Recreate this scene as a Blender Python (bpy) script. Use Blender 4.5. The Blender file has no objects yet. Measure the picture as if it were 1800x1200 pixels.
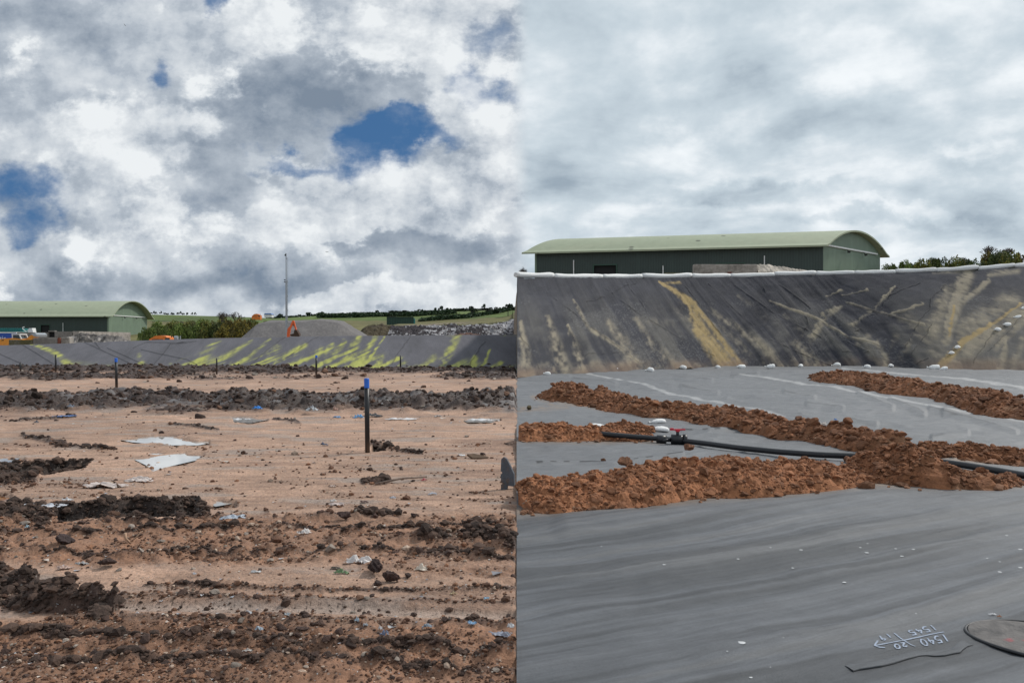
import bpy, bmesh, math, random
import numpy as np
from mathutils import Vector, Matrix

C = bpy.context.scene.collection
scene = bpy.context.scene
R = math.radians
rng = np.random.default_rng(11)
random.seed(5)
EYE, F = 1.6, 1500.0          # eye height in metres, focal length in photo pixels (1800 wide)

# ------------------------------------------------------------------ camera
cam = bpy.data.cameras.new('camera')
cam.lens, cam.sensor_width = 30.0, 36.0
cam.clip_start, cam.clip_end = 0.05, 8000
cam_ob = bpy.data.objects.new('camera', cam)
C.objects.link(cam_ob)
cam_ob.location = (0, 0, EYE)
cam_ob.rotation_euler = (R(90), 0, 0)
scene.camera = cam_ob
scene.view_settings.view_transform = 'Standard'
scene.view_settings.look = 'None'
scene.view_settings.exposure = 0.12
scene.view_settings.gamma = 1.0
scene.render.engine = 'CYCLES'
scene.cycles.max_bounces = 6

# ------------------------------------------------------------------ node helper
class S:
    """a node socket with arithmetic"""
    def __init__(s, nt, sock): s.nt, s.k = nt, sock
    def _m(s, op, *a, clamp=False):
        n = s.nt.nodes.new('ShaderNodeMath'); n.operation = op; n.use_clamp = clamp
        for i, x in enumerate((s,) + a):
            if isinstance(x, S): s.nt.links.new(x.k, n.inputs[i])
            else: n.inputs[i].default_value = x
        return S(s.nt, n.outputs[0])
    def __add__(s, o): return s._m('ADD', o)
    __radd__ = __add__
    def __sub__(s, o): return s._m('SUBTRACT', o)
    def __rsub__(s, o): return (s * -1.0) + o
    def __mul__(s, o): return s._m('MULTIPLY', o)
    __rmul__ = __mul__
    def __truediv__(s, o): return s._m('DIVIDE', o)
    def max(s, o): return s._m('MAXIMUM', o)
    def min(s, o): return s._m('MINIMUM', o)
    def clamp(s): return s._m('ADD', 0.0, clamp=True)
    def step(s, a, b):
        n = s.nt.nodes.new('ShaderNodeMapRange'); n.interpolation_type = 'SMOOTHSTEP'
        s.nt.links.new(s.k, n.inputs[0])
        n.inputs[1].default_value, n.inputs[2].default_value = a, b
        return S(s.nt, n.outputs[0])
    def rng(s, a, b, c, d):
        n = s.nt.nodes.new('ShaderNodeMapRange')
        s.nt.links.new(s.k, n.inputs[0])
        for i, x in enumerate((a, b, c, d)): n.inputs[1 + i].default_value = x
        return S(s.nt, n.outputs[0])

def xyz(nt, x, y, z=0.0):
    n = nt.nodes.new('ShaderNodeCombineXYZ')
    for i, v in enumerate((x, y, z)):
        if isinstance(v, S): nt.links.new(v.k, n.inputs[i])
        else: n.inputs[i].default_value = v
    return n.outputs[0]
def split(nt, sock):
    n = nt.nodes.new('ShaderNodeSeparateXYZ'); nt.links.new(sock, n.inputs[0])
    return [S(nt, o) for o in n.outputs]
def noise(nt, vec, scale, detail=4, rough=0.5, col=False, dist=0.0, flat=False):
    n = nt.nodes.new('ShaderNodeTexNoise')
    if flat: n.noise_dimensions = '2D'
    nt.links.new(vec, n.inputs['Vector'])
    n.inputs['Scale'].default_value = scale; n.inputs['Detail'].default_value = detail
    n.inputs['Roughness'].default_value = rough; n.inputs['Distortion'].default_value = dist
    return n.outputs['Color'] if col else S(nt, n.outputs[0])
def voro(nt, vec, scale, feature='F1'):
    n = nt.nodes.new('ShaderNodeTexVoronoi'); n.feature = feature
    nt.links.new(vec, n.inputs['Vector']); n.inputs['Scale'].default_value = scale
    return n
def billow(nt, vec, scale, detail=3, rough=0.5):
    """puffy cloud field: rounded cells inside rounded cells"""
    n = nt.nodes.new('ShaderNodeTexVoronoi'); n.feature = 'F1'; n.voronoi_dimensions = '2D'; n.normalize = True
    nt.links.new(vec, n.inputs['Vector']); n.inputs['Scale'].default_value = scale
    n.inputs['Detail'].default_value = detail; n.inputs['Roughness'].default_value = rough; n.inputs['Lacunarity'].default_value = 2.1
    return 1.0 - S(nt, n.outputs['Distance'])
def mix(nt, f, a, b, mode='MIX'):
    n = nt.nodes.new('ShaderNodeMix'); n.data_type = 'RGBA'; n.blend_type = mode
    if isinstance(f, S): nt.links.new(f.k, n.inputs[0])
    else: n.inputs[0].default_value = f
    for i, v in ((6, a), (7, b)):
        if isinstance(v, (tuple, list)): n.inputs[i].default_value = (*v[:3], 1)
        else: nt.links.new(v, n.inputs[i])
    return n.outputs[2]
def vmath(nt, op, a, b):
    n = nt.nodes.new('ShaderNodeVectorMath'); n.operation = op
    for i, v in ((0, a), (1, b)):
        if isinstance(v, (tuple, list)): n.inputs[i].default_value = v
        else: nt.links.new(v, n.inputs[i])
    return n

# ------------------------------------------------------------------ sun and sky
SUN_EL, SUN_AZ = R(46), R(58)      # azimuth measured from straight ahead (+Y) to the right (+X)
sun_dir = Vector((math.sin(SUN_AZ) * math.cos(SUN_EL), math.cos(SUN_AZ) * math.cos(SUN_EL), math.sin(SUN_EL)))
sl = bpy.data.lights.new('sun', 'SUN'); sl.energy = 2.3; sl.angle = R(4.0); sl.color = (1.0, 0.95, 0.88)
so = bpy.data.objects.new('sun', sl); C.objects.link(so)
so.rotation_euler = sun_dir.to_track_quat('Z', 'Y').to_euler()

def build_world():
    w = bpy.data.worlds.new('World'); scene.world = w; w.use_nodes = True
    nt = w.node_tree; nt.nodes.clear()
    out = nt.nodes.new('ShaderNodeOutputWorld'); bg = nt.nodes.new('ShaderNodeBackground')
    bg.inputs[1].default_value = 0.1
    nt.links.new(bg.outputs[0], out.inputs[0])
    sky = nt.nodes.new('ShaderNodeTexSky'); sky.sky_type = 'NISHITA'; sky.sun_disc = False
    sky.sun_elevation = SUN_EL; sky.sun_rotation = SUN_AZ
    tc = nt.nodes.new('ShaderNodeTexCoord')
    dx, dy, dz = split(nt, tc.outputs['Generated'])
    yy = dy.max(0.05)
    u, v = dx / yy, dz / yy
    def plane(ox, oz):
        zz = (dz + oz).max(0.0) + 0.20
        return xyz(nt, (dx + ox) / zz, dy / zz * 0.9, 0.3)
    P0, P1 = plane(0, 0), plane(0.020, 0.030)
    UV0 = xyz(nt, u, v * 1.35, 0.2)
    UV1 = xyz(nt, u + 0.018, v * 1.35 + 0.03, 0.2)
    wc = vmath(nt, 'SUBTRACT', noise(nt, UV0, 7.0, 6, 0.58, col=True, flat=True), (0.5, 0.5, 0.5)).outputs[0]
    ws = vmath(nt, 'MULTIPLY', wc, (0.16, 0.12, 0)).outputs[0]
    q = vmath(nt, 'ADD', xyz(nt, u, v), ws).outputs[0]
    def blob(cx, cy, rx, ry, amp):
        a = vmath(nt, 'SUBTRACT', q, ((cx - 900) / F, (600 - cy) / F, 0)).outputs[0]
        b = vmath(nt, 'MULTIPLY', a, (F / rx, F / ry, 0)).outputs[0]
        l = nt.nodes.new('ShaderNodeVectorMath'); l.operation = 'LENGTH'; nt.links.new(b, l.inputs[0])
        return S(nt, l.outputs['Value']).step(1.35, 0.25) * amp
    def blobs(lst):
        t = blob(*lst[0])
        for b in lst[1:]: t = t + blob(*b)
        return t
    white, grey, slate = (7.8, 8.1, 8.3), (4.4, 4.9, 5.5), (1.9, 2.4, 3.1)
    # --- broken cumulus on the left
    nA = noise(nt, UV0, 7.5, 9, 0.62, flat=True); nB = noise(nt, UV1, 7.5, 9, 0.62, flat=True)
    lo = noise(nt, UV0, 3.2, 4, 0.5, flat=True)
    wv = vmath(nt, 'MULTIPLY', vmath(nt, 'SUBTRACT', noise(nt, UV0, 12.0, 6, 0.6, col=True, flat=True), (0.5, 0.5, 0.5)).outputs[0], (0.10, 0.10, 0)).outputs[0]
    B0 = vmath(nt, 'ADD', UV0, wv).outputs[0]; B1 = vmath(nt, 'ADD', UV1, wv).outputs[0]
    bA = billow(nt, B0, 9.0); bB = billow(nt, B1, 9.0)
    holes = blobs([(640, 250, 75, 60, .9), (520, 287, 90, 26, .78), (730, 218, 130, 28, .80), (870, 150, 80, 42, .72),
                   (392, 12, 50, 40, .85), (312, 128, 38, 34, .68), (290, 212, 36, 26, .5), (45, 345, 110, 42, .78), (45, 400, 110, 22, .6),
                   (840, 60, 70, 60, .3)])
    alpha = (1.25 + (nA - 0.5) * 2.6 + (bA - 0.62) * 0.9 - holes * 1.75).step(-0.55, 1.0)
    cum = blobs([(800, 290, 170, 105, 1.0), (900, 240, 130, 60, .6), (560, 310, 120, 42, .8), (540, 415, 130, 45, .62), (690, 380, 190, 60, .9),
                 (800, 530, 220, 34, .7), (540, 535, 200, 26, .6), (250, 250, 120, 100, .5), (200, 400, 140, 60, .5), (120, 300, 120, 40, .4), (360, 385, 120, 60, .5),
                 (520, 60, 170, 90, .55), (800, 60, 220, 100, .6), (820, 160, 130, 40, .45), (180, 200, 160, 60, .3)])
    cf = cum + (nA - 0.5) * 1.9 + (bA - 0.62) * 1.2
    cmask = cf.step(0.27, 0.68); rim = cf.rng(0.40, 1.30, 1.0, 0.0).max(0.0)
    dark = blobs([(430, 225, 190, 95, .36), (560, 180, 150, 60, .26), (780, 445, 260, 36, .62), (230, 500, 330, 40, .45), (100, 430, 120, 40, .12), (400, 330, 120, 60, .18),
                  (610, 340, 80, 34, .20), (830, 370, 90, 30, .12), (830, 265, 60, 40, .16), (60, 60, 200, 110, .20), (560, 500, 300, 30, .2), (0, 200, 140, 90, .12)])
    emb = nA - nB
    alpha = alpha.max((nA - 0.40) * 0.9 + (bA - 0.7) * 0.25)
    outer = 0.53 + emb * 1.1 + (nA - 0.5) * 0.45 + (lo - 0.5) * 0.55 - dark * (nA * 1.3 + 0.02)
    inner = 0.64 + rim * 0.22 + emb * 1.7 + (bA - bB) * 1.0 + (nA - 0.5) * 0.4 - dark * 0.5
    bright = (outer * (1.0 - cmask) + inner * cmask).max(0.0)
    cl = mix(nt, bright.rng(0.05, 0.50, 0.0, 1.0), slate, grey)
    cl = mix(nt, bright.rng(0.46, 1.0, 0.0, 1.0), cl, white)
    nish = mix(nt, 1.0, sky.outputs[0], (0.32, 0.34, 0.36), 'MULTIPLY')
    nish = mix(nt, 0.8, nish, (0.50, 1.50, 3.4))
    left = mix(nt, alpha, nish, cl)
    # --- even stratocumulus on the right
    mA = noise(nt, P0, 1.7, 8, 0.55, dist=0.25); mB = noise(nt, P1, 1.7, 8, 0.55, dist=0.25)
    fA = noise(nt, UV0, 6.5, 7, 0.56, flat=True)
    rb = blobs([(1300, 190, 170, 60, -.20), (1480, 200, 140, 46, -.13), (1340, 345, 160, 28, -.30), (1500, 385, 150, 20, -.20), (1740, 330, 110, 60, -.20),
                (1000, 100, 170, 130, .10), (1560, 130, 120, 60, .12), (1130, 260, 120, 40, .10), (1080, 380, 170, 22, .10), (1700, 250, 60, 24, .20), (1500, 300, 150, 26, .10),
                (1700, 100, 150, 90, -.06), (1000, 400, 120, 16, -.04), (1600, 370, 140, 14, .14), (1180, 150, 100, 40, .06)])
    br = (0.64 + (mA - 0.5) * 0.85 + (fA - 0.5) * 0.75 + (mA - mB) * 1.0 + rb).clamp()
    cr = mix(nt, br.step(0.10, 0.62), (2.9, 3.6, 4.3), (5.3, 6.1, 6.7))
    cr = mix(nt, br.step(0.52, 0.98), cr, (8.3, 8.7, 9.0))
    side = (u + (nA - 0.5) * 0.03).step(-0.004, 0.022)
    col = mix(nt, side, left, cr)
    # below the horizon the dome is a dull earth tone
    col = mix(nt, dz.step(-0.06, 0.0), (2.2, 2.0, 1.8), col)
    nt.links.new(col, bg.inputs[0])
build_world()

# ------------------------------------------------------------------ numpy noise
def _h(ix, iy, seed):
    a = (ix.astype(np.int64) * 374761393 + iy.astype(np.int64) * 668265263 + seed * 2246822519) & 0xFFFFFFFF
    a = ((a ^ (a >> 13)) * 1274126177) & 0xFFFFFFFF
    a = ((a ^ (a >> 16)) * 2246822519) & 0xFFFFFFFF
    return ((a ^ (a >> 15)) & 0xFFFFFF) / float(0xFFFFFF)
def vn(x, y, seed=0):
    fx, fy = np.floor(x), np.floor(y)
    tx, ty = x - fx, y - fy
    tx = tx * tx * tx * (tx * (tx * 6 - 15) + 10); ty = ty * ty * ty * (ty * (ty * 6 - 15) + 10)
    a, b = _h(fx, fy, seed), _h(fx + 1, fy, seed)
    c, d = _h(fx, fy + 1, seed), _h(fx + 1, fy + 1, seed)
    return (a + (b - a) * tx) * (1 - ty) + (c + (d - c) * tx) * ty
def fbm(x, y, octv=4, seed=0, gain=0.5, lac=2.03):
    x = np.asarray(x, float); y = np.asarray(y, float)
    t = 0; amp = 1.0; s = 0
    for k in range(octv):
        t = t + amp * vn(x + 17.3 * k, y - 9.1 * k, seed + k); s += amp
        x = x * lac; y = y * lac; amp *= gain
    return t / s - 0.5
def lumps(x, y, cell, seed=0, fill=0.8):
    """domes of clods: height in units of cell"""
    gx, gy = x / cell, y / cell
    fx, fy = np.floor(gx), np.floor(gy)
    out = np.zeros_like(gx)
    for i in (-1, 0, 1):
        for j in (-1, 0, 1):
            cx, cy = fx + i, fy + j
            px = cx + _h(cx, cy, seed); py = cy + _h(cx, cy, seed + 1)
            r = 0.25 + 0.45 * _h(cx, cy, seed + 2)
            r = np.where(_h(cx, cy, seed + 3) < fill, r, 0.0)
            e = 0.7 + 0.6 * _h(cx, cy, seed + 4)
            d2 = ((gx - px) * e) ** 2 + ((gy - py) / e) ** 2
            out = np.maximum(out, np.sqrt(np.maximum(0, r * r - d2)))
    return out * .5
def sstep(x, a, b):
    t = np.clip((x - a) / (b - a), 0, 1); return t * t * (3 - 2 * t)
def stroke(X, Y, pts, w, soft=1.0, w2=None):
    """1 on a polyline of half-width w (w2 at its end), falling to 0; coordinates may be any pair"""
    out = np.zeros(np.shape(X))
    n = len(pts) - 1
    for k in range(n):
        (ax, ay), (bx, by) = pts[k], pts[k + 1]
        dx, dy = bx - ax, by - ay
        l2 = dx * dx + dy * dy + 1e-9
        t = np.clip(((X - ax) * dx + (Y - ay) * dy) / l2, 0, 1)
        d = np.hypot(X - ax - t * dx, Y - ay - t * dy)
        ww = w if w2 is None else w + (w2 - w) * (k + t) / n
        out = np.maximum(out, 1 - sstep(d / ww, 1 - soft, 1.0 + 1e-6))
    return out

def G(px, py, z=0.0):
    """photo pixel -> point at height z"""
    y = (EYE - z) * F / (py - 600.0)
    return (px - 900.0) / F * y, y, z
def PD(px, py, y):
    """photo pixel -> point at depth y"""
    return (px - 900.0) / F * y, y, EYE + (600.0 - py) / F * y

# ------------------------------------------------------------------ mesh helpers
def tag(o, label=None, cat=None, group=None, kind=None):
    if label: o['label'] = label
    if cat: o['category'] = cat
    if group: o['group'] = group
    if kind: o['kind'] = kind
    return o
def link(o, parent=None):
    C.objects.link(o)
    if parent is not None: o.parent = parent
    return o
def empty(name, loc, label, cat, group=None, rz=0.0):
    o = bpy.data.objects.new(name, None); o.location = loc; o.rotation_euler = (0, 0, rz)
    o.empty_display_size = 0.2
    link(o); return tag(o, label, cat, group)
def mesh_np(name, verts, faces, mat, col=None, smooth=True, parent=None, extra=None):
    """verts (n,3), faces (m,k) array with one k"""
    me = bpy.data.meshes.new(name)
    verts = np.ascontiguousarray(verts, np.float32); faces = np.ascontiguousarray(faces, np.int32)
    m, k = faces.shape
    me.vertices.add(len(verts)); me.vertices.foreach_set('co', verts.ravel())
    me.loops.add(m * k); me.loops.foreach_set('vertex_index', faces.ravel())
    me.polygons.add(m)
    me.polygons.foreach_set('loop_start', np.arange(0, m * k, k, dtype=np.int32))
    me.polygons.foreach_set('loop_total', np.full(m, k, np.int32))
    me.polygons.foreach_set('use_smooth', np.full(m, smooth, bool))
    me.update(calc_edges=True); me.validate()
    if col is not None:
        a = me.color_attributes.new('col', 'FLOAT_COLOR', 'POINT')
        c = np.ones((len(verts), 4), np.float32); c[:, :3] = col
        a.data.foreach_set('color', c.ravel())
    for nm, arr in (extra or {}).items():
        a = me.attributes.new(nm, 'FLOAT', 'POINT'); a.data.foreach_set('value', np.ascontiguousarray(arr, np.float32))
    if mat: me.materials.append(mat)
    return link(bpy.data.objects.new(name, me), parent)
def grid_faces(nr, nc):
    i = np.arange(nr - 1)[:, None] * nc + np.arange(nc - 1)[None, :]
    return np.stack([i, i + 1, i + nc + 1, i + nc], -1).reshape(-1, 4)
def obj_bm(name, bm, mat, parent=None, smooth=False):
    me = bpy.data.meshes.new(name); bmesh.ops.recalc_face_normals(bm, faces=bm.faces)
    bm.to_mesh(me); bm.free()
    if mat: me.materials.append(mat)
    if smooth:
        for p in me.polygons: p.use_smooth = True
    return link(bpy.data.objects.new(name, me), parent)
def bx(bm, c, s, rot=None):
    """box centred on c with full sizes s"""
    m = Matrix.Translation(c) @ (rot.to_4x4() if rot is not None else Matrix()) @ Matrix.Diagonal((*s, 1))
    return bmesh.ops.create_cube(bm, size=1.0, matrix=m)['verts']
def tube(bm, pts, r, seg=8, r2=None):
    pts = [Vector(p) for p in pts]; rings = []
    for i, p in enumerate(pts):
        t = (pts[min(i + 1, len(pts) - 1)] - pts[max(i - 1, 0)]).normalized()
        a = t.orthogonal().normalized() if abs(t.z) > 0.95 else t.cross(Vector((0, 0, 1))).normalized()
        b = t.cross(a)
        rr = r if r2 is None else r + (r2 - r) * i / (len(pts) - 1)
        rings.append([bm.verts.new(p + (a * math.cos(2 * math.pi * k / seg) + b * math.sin(2 * math.pi * k / seg)) * rr) for k in range(seg)])
    for A, B in zip(rings, rings[1:]):
        for k in range(seg): bm.faces.new((A[k], A[(k + 1) % seg], B[(k + 1) % seg], B[k]))
    bm.faces.new(rings[0][::-1]); bm.faces.new(rings[-1])
def prism(bm, poly, axis_a, axis_b, origin, depth_vec):
    """polygon in the plane axis_a/axis_b through origin, extruded by depth_vec"""
    o = Vector(origin); a, b, d = Vector(axis_a), Vector(axis_b), Vector(depth_vec)
    A = [bm.verts.new(o + a * p + b * q) for p, q in poly]
    B = [bm.verts.new(v.co + d) for v in A]
    bm.faces.new(A[::-1]); bm.faces.new(B)
    n = len(A)
    for k in range(n): bm.faces.new((A[k], A[(k + 1) % n], B[(k + 1) % n], B[k]))
def polyline_at(pts, n):
    p = np.array(pts, float); d = np.r_[0, np.cumsum(np.linalg.norm(np.diff(p, axis=0), axis=1))]
    s = np.linspace(0, d[-1], n)
    return np.stack([np.interp(s, d, p[:, k]) for k in range(p.shape[1])], -1)

# ------------------------------------------------------------------ materials
def mat(name, color=(0.5, 0.5, 0.5), rough=0.7, var=0.15, nscale=8.0, bump=0.0, bscale=40.0, metal=0.0, attr=False, spec=None, fn=None):
    m = bpy.data.materials.new(name); m.use_nodes = True
    nt = m.node_tree; b = nt.nodes['Principled BSDF']
    tc = nt.nodes.new('ShaderNodeTexCoord'); vec = tc.outputs['Object']
    if attr:
        a = nt.nodes.new('ShaderNodeAttribute'); a.attribute_name = 'col'; base = a.outputs['Color']
    else:
        rgb = nt.nodes.new('ShaderNodeRGB'); rgb.outputs[0].default_value = (*color, 1); base = rgb.outputs[0]
    if fn: base = fn(nt, vec, base, b) or base
    if var:
        n = noise(nt, vec, nscale, 6, 0.6)
        k = n.rng(0.25, 0.75, 1 - var, 1 + var)
        cc = nt.nodes.new('ShaderNodeCombineColor')
        for i in range(3): nt.links.new(k.k, cc.inputs[i])
        base = mix(nt, 1.0, base, cc.outputs[0], 'MULTIPLY')
    nt.links.new(base, b.inputs['Base Color'])
    b.inputs['Roughness'].default_value = rough; b.inputs['Metallic'].default_value = metal
    if spec is not None: b.inputs['Specular IOR Level'].default_value = spec
    if bump:
        n2 = noise(nt, vec, bscale, 6, 0.65)
        bp = nt.nodes.new('ShaderNodeBump'); bp.inputs['Strength'].default_value = 1.0; bp.inputs['Distance'].default_value = bump
        nt.links.new(n2.k, bp.inputs['Height']); nt.links.new(bp.outputs[0], b.inputs['Normal'])
    return m
def wet_attr(nt, vec, base, b):
    a = nt.nodes.new('ShaderNodeAttribute'); a.attribute_name = 'wet'
    r = S(nt, a.outputs['Fac']).rng(0, 1, 0.92, 0.42)
    nt.links.new(r.k, b.inputs['Roughness'])
def grit(nt, vec, base, b):
    """mixed grit: small light and dark stones in soil"""
    wet_attr(nt, vec, base, b)
    v = voro(nt, vec, 55.0); vc = split(nt, v.outputs['Color'])
    k = S(nt, v.outputs['Distance']).step(0.42, 0.28)
    pick = (vc[0]).step(0.80, 0.86) * k
    base2 = mix(nt, pick * 0.65, base, (0.30, 0.26, 0.23))
    pick2 = (vc[1]).step(0.78, 0.84) * k
    base2 = mix(nt, pick2 * 0.6, base2, (0.05, 0.03, 0.025))
    n = noise(nt, vec, 3.0, 5, 0.65)
    return mix(nt, n.step(0.50, 0.72) * 0.30, base2, (0.13, 0.075, 0.05))

M = {}
M['clay'] = mat('clay_soil', attr=True, var=0.34, nscale=26, bump=0.022, bscale=38, fn=grit)
M['clod'] = mat('clod_soil', attr=True, rough=0.95, var=0.3, nscale=40, bump=0.012, bscale=60)
M['soil_red'] = mat('red_soil', attr=True, rough=0.95, var=0.28, nscale=22, bump=0.02, bscale=40)
M['terrain'] = mat('terrain_soil', attr=True, rough=0.95, var=0.3, nscale=0.35, bump=0.15, bscale=1.2)
M['white_bag'] = mat('white_bag', (0.78, 0.78, 0.77), 0.75, 0.10, 14, 0.01, 30)
M['plastic_black'] = mat('black_plastic', (0.012, 0.013, 0.016), 0.38, 0.25, 9)
M['plastic_blue'] = mat('blue_plastic', (0.02, 0.14, 0.62), 0.45, 0.1, 9)
M['plastic_red'] = mat('red_plastic', (0.55, 0.03, 0.05), 0.4, 0.1, 9)
M['steel'] = mat('galvanised_steel', (0.34, 0.37, 0.40), 0.45, 0.2, 6, metal=0.3)
M['orange'] = mat('orange_paint', (0.70, 0.19, 0.025), 0.5, 0.2, 3)
M['yellow_orange'] = mat('amber_paint', (0.72, 0.28, 0.03), 0.5, 0.2, 3)
M['orange_red'] = mat('orange_red_paint', (0.72, 0.13, 0.03), 0.5, 0.2, 3)
M['dark'] = mat('dark_rubber', (0.02, 0.02, 0.022), 0.8, 0.2, 5)
M['glass'] = mat('dark_glass', (0.03, 0.045, 0.055), 0.12, 0.0)
M['white_paint'] = mat('white_paint', (0.72, 0.73, 0.72), 0.5, 0.1, 3)
M['blue_paint'] = mat('blue_paint', (0.012, 0.07, 0.36), 0.45, 0.12, 2)
M['teal_paint'] = mat('teal_paint', (0.01, 0.16, 0.16), 0.5, 0.15, 2)
M['dark_green'] = mat('dark_green_paint', (0.022, 0.065, 0.045), 0.55, 0.2, 2)
M['rust'] = mat('rusty_red', (0.16, 0.045, 0.025), 0.8, 0.3, 6)
M['void'] = mat('unlit_interior', (0.012, 0.013, 0.014), 0.9, 0.0)
def concrete_fn(nt, vec, base, b):
    n = noise(nt, vec, 1.1, 7, 0.7)
    base = mix(nt, n.step(0.42, 0.66) * 0.6, base, (0.11, 0.10, 0.085))
    n2 = noise(nt, vec, 2.6, 6, 0.65)
    return mix(nt, n2.step(0.60, 0.72) * 0.6, base, (0.42, 0.40, 0.37))
M['concrete'] = mat('stained_concrete', (0.21, 0.195, 0.18), 0.9, 0.2, 4, 0.03, 8, fn=concrete_fn)
def moss_fn(nt, vec, base, b):
    n = noise(nt, vec, 0.9, 6, 0.65)
    return mix(nt, n.step(0.35, 0.6) * 0.9, base, (0.085, 0.075, 0.022))
M['moss_concrete'] = mat('mossy_concrete', (0.15, 0.14, 0.12), 0.95, 0.3, 4, 0.03, 8, fn=moss_fn)
def clad(col, gap=1.1, rough=0.55, stain=None):
    def fn(nt, vec, base, b):
        # fine upright ribs of profiled sheeting plus faint sheet joints
        n = nt.nodes.new('ShaderNodeTexWave'); n.bands_direction = 'X'; n.inputs['Scale'].default_value = 1.0 / gap
        nt.links.new(vec, n.inputs['Vector'])
        bp = nt.nodes.new('ShaderNodeBump'); bp.inputs['Distance'].default_value = 0.04; bp.inputs['Strength'].default_value = 0.5
        nt.links.new(n.outputs['Fac'], bp.inputs['Height']); nt.links.new(bp.outputs[0], b.inputs['Normal'])
        s = S(nt, n.outputs['Fac'])
        base = mix(nt, s.step(0.70, 1.0) * 0.36, base, tuple(c * 0.55 for c in col))
        x, y, z = split(nt, vec)
        st = noise(nt, xyz(nt, x * 0.8, y * 0.8, z * 0.06), 1.2, 5, 0.6)
        return mix(nt, st.step(0.5, 0.75) * 0.35, base, tuple(c * 1.5 for c in col))
    return mat('profiled_sheet', col, rough, 0.10, 0.5, fn=fn)
M['clad_front_shaded'] = clad((0.030, 0.050, 0.044))  # darker green: the shaded side of the shed is put into the colour
M['clad_gable_lit'] = clad((0.155, 0.215, 0.155))  # paler green: sunlight on the gables is put into the colour
def roof_fn(nt, vec, base, b):
    v = voro(nt, vec, 0.55); vc = split(nt, v.outputs['Color'])
    x, y, z = split(nt, vec)
    spot = S(nt, v.outputs['Distance']).step(0.24, 0.14) * vc[0].step(0.72, 0.76)
    base = mix(nt, spot * 0.75, base, (0.05, 0.055, 0.04))
    n = noise(nt, xyz(nt, x * 0.3, y, z), 0.4, 5, 0.6)
    return mix(nt, n.step(0.45, 0.7) * 0.4, base, (0.38, 0.40, 0.28))
M['roof'] = mat('green_roof_sheet', (0.315, 0.355, 0.245), 0.6, 0.08, 1.0, fn=roof_fn)
M['leaf_gorse'] = mat('gorse_leaf', attr=True, rough=0.8, var=0.2, nscale=1.5)
M['twig'] = mat('bare_twig', (0.085, 0.07, 0.06), 0.9, 0.2, 3)
M['chalk'] = mat('white_marker', (0.29, 0.34, 0.43), 0.8, 0.45, 60)
# ================================================================== SETTING
SEAM = 0.006                      # the liner's long edge runs straight ahead: x = SEAM * y

# ------------------------------------------------------------------ far terrain
def terrain_h(x, y):
    left = np.interp(y, [-200, 40, 49, 52, 56, 100, 140, 185, 240, 420, 700, 1500, 5000],
                     [-.4, -.4, -.45, -.3, -.9, -.9, -.2, 1.35, 2.2, 8.0, 9, 7, 0])
    px = 900 + F * x / np.maximum(y, 1)
    crest = EYE + (600 - np.interp(px, [-400, 0, 260, 440, 480, 560, 640, 720, 800, 903, 1100], [556, 556, 555, 560, 562, 558, 556, 553, 550, 546, 546])) / F * 420
    shelf = np.interp(px, [560, 640, 700, 903, 1000], [0, 4.0, 5.6, 6.4, 6.4])
    up = sstep(y, 185, 420)
    rise = sstep(y, 150, 196)
    left = left * (1 - up) + crest * up - (crest - 6) * sstep(y, 480, 900)
    left = np.where((y > 120) & (y < 421), np.maximum(left, left * (1 - rise) + np.maximum(left, shelf) * rise), left)
    cpx = np.clip(px, 900, 2200)
    cy = np.interp(cpx, [900, 1000, 1100, 1300, 1450, 1600, 1720, 1800, 2200], [50, 53, 57, 61, 62, 61, 59, 58, 55])
    cz = EYE + (600 - np.interp(cpx, [900, 1000, 1100, 1300, 1450, 1600, 1720, 1800, 2200], [488, 489, 489, 487, 483, 480, 475, 470.5, 450])) / F * cy
    k = sstep(y - cy, .6, 2.2)
    right = -.4 + (cz - .15 + .4) * k + (6.2 - cz) * sstep(y - cy, 3, 30) * 1.0 + (np.interp(y, [180, 420, 700, 1500, 5000], [0, 2.8, 2.8, .8, -6]))
    right = right + 4.0 * sstep(x, 52, 62) * sstep(y, 95, 112) * (1 - sstep(y, 200, 300))
    right = right * (1 - sstep(y, 180, 420)) + np.maximum(right, crest) * sstep(y, 180, 420) - (crest - 6) * sstep(y, 480, 900)
    s = sstep(x, 0.28, 0.40)
    far = sstep(y, 150, 380)
    s = s * (1 - far) + sstep(x, -4, 4) * far
    z = left * (1 - s) + right * s
    return z + fbm(x * .06, y * .06, 4, 3) * 0.5 * sstep(y, 100, 200) * (1 - s * (1 - far))

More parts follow.
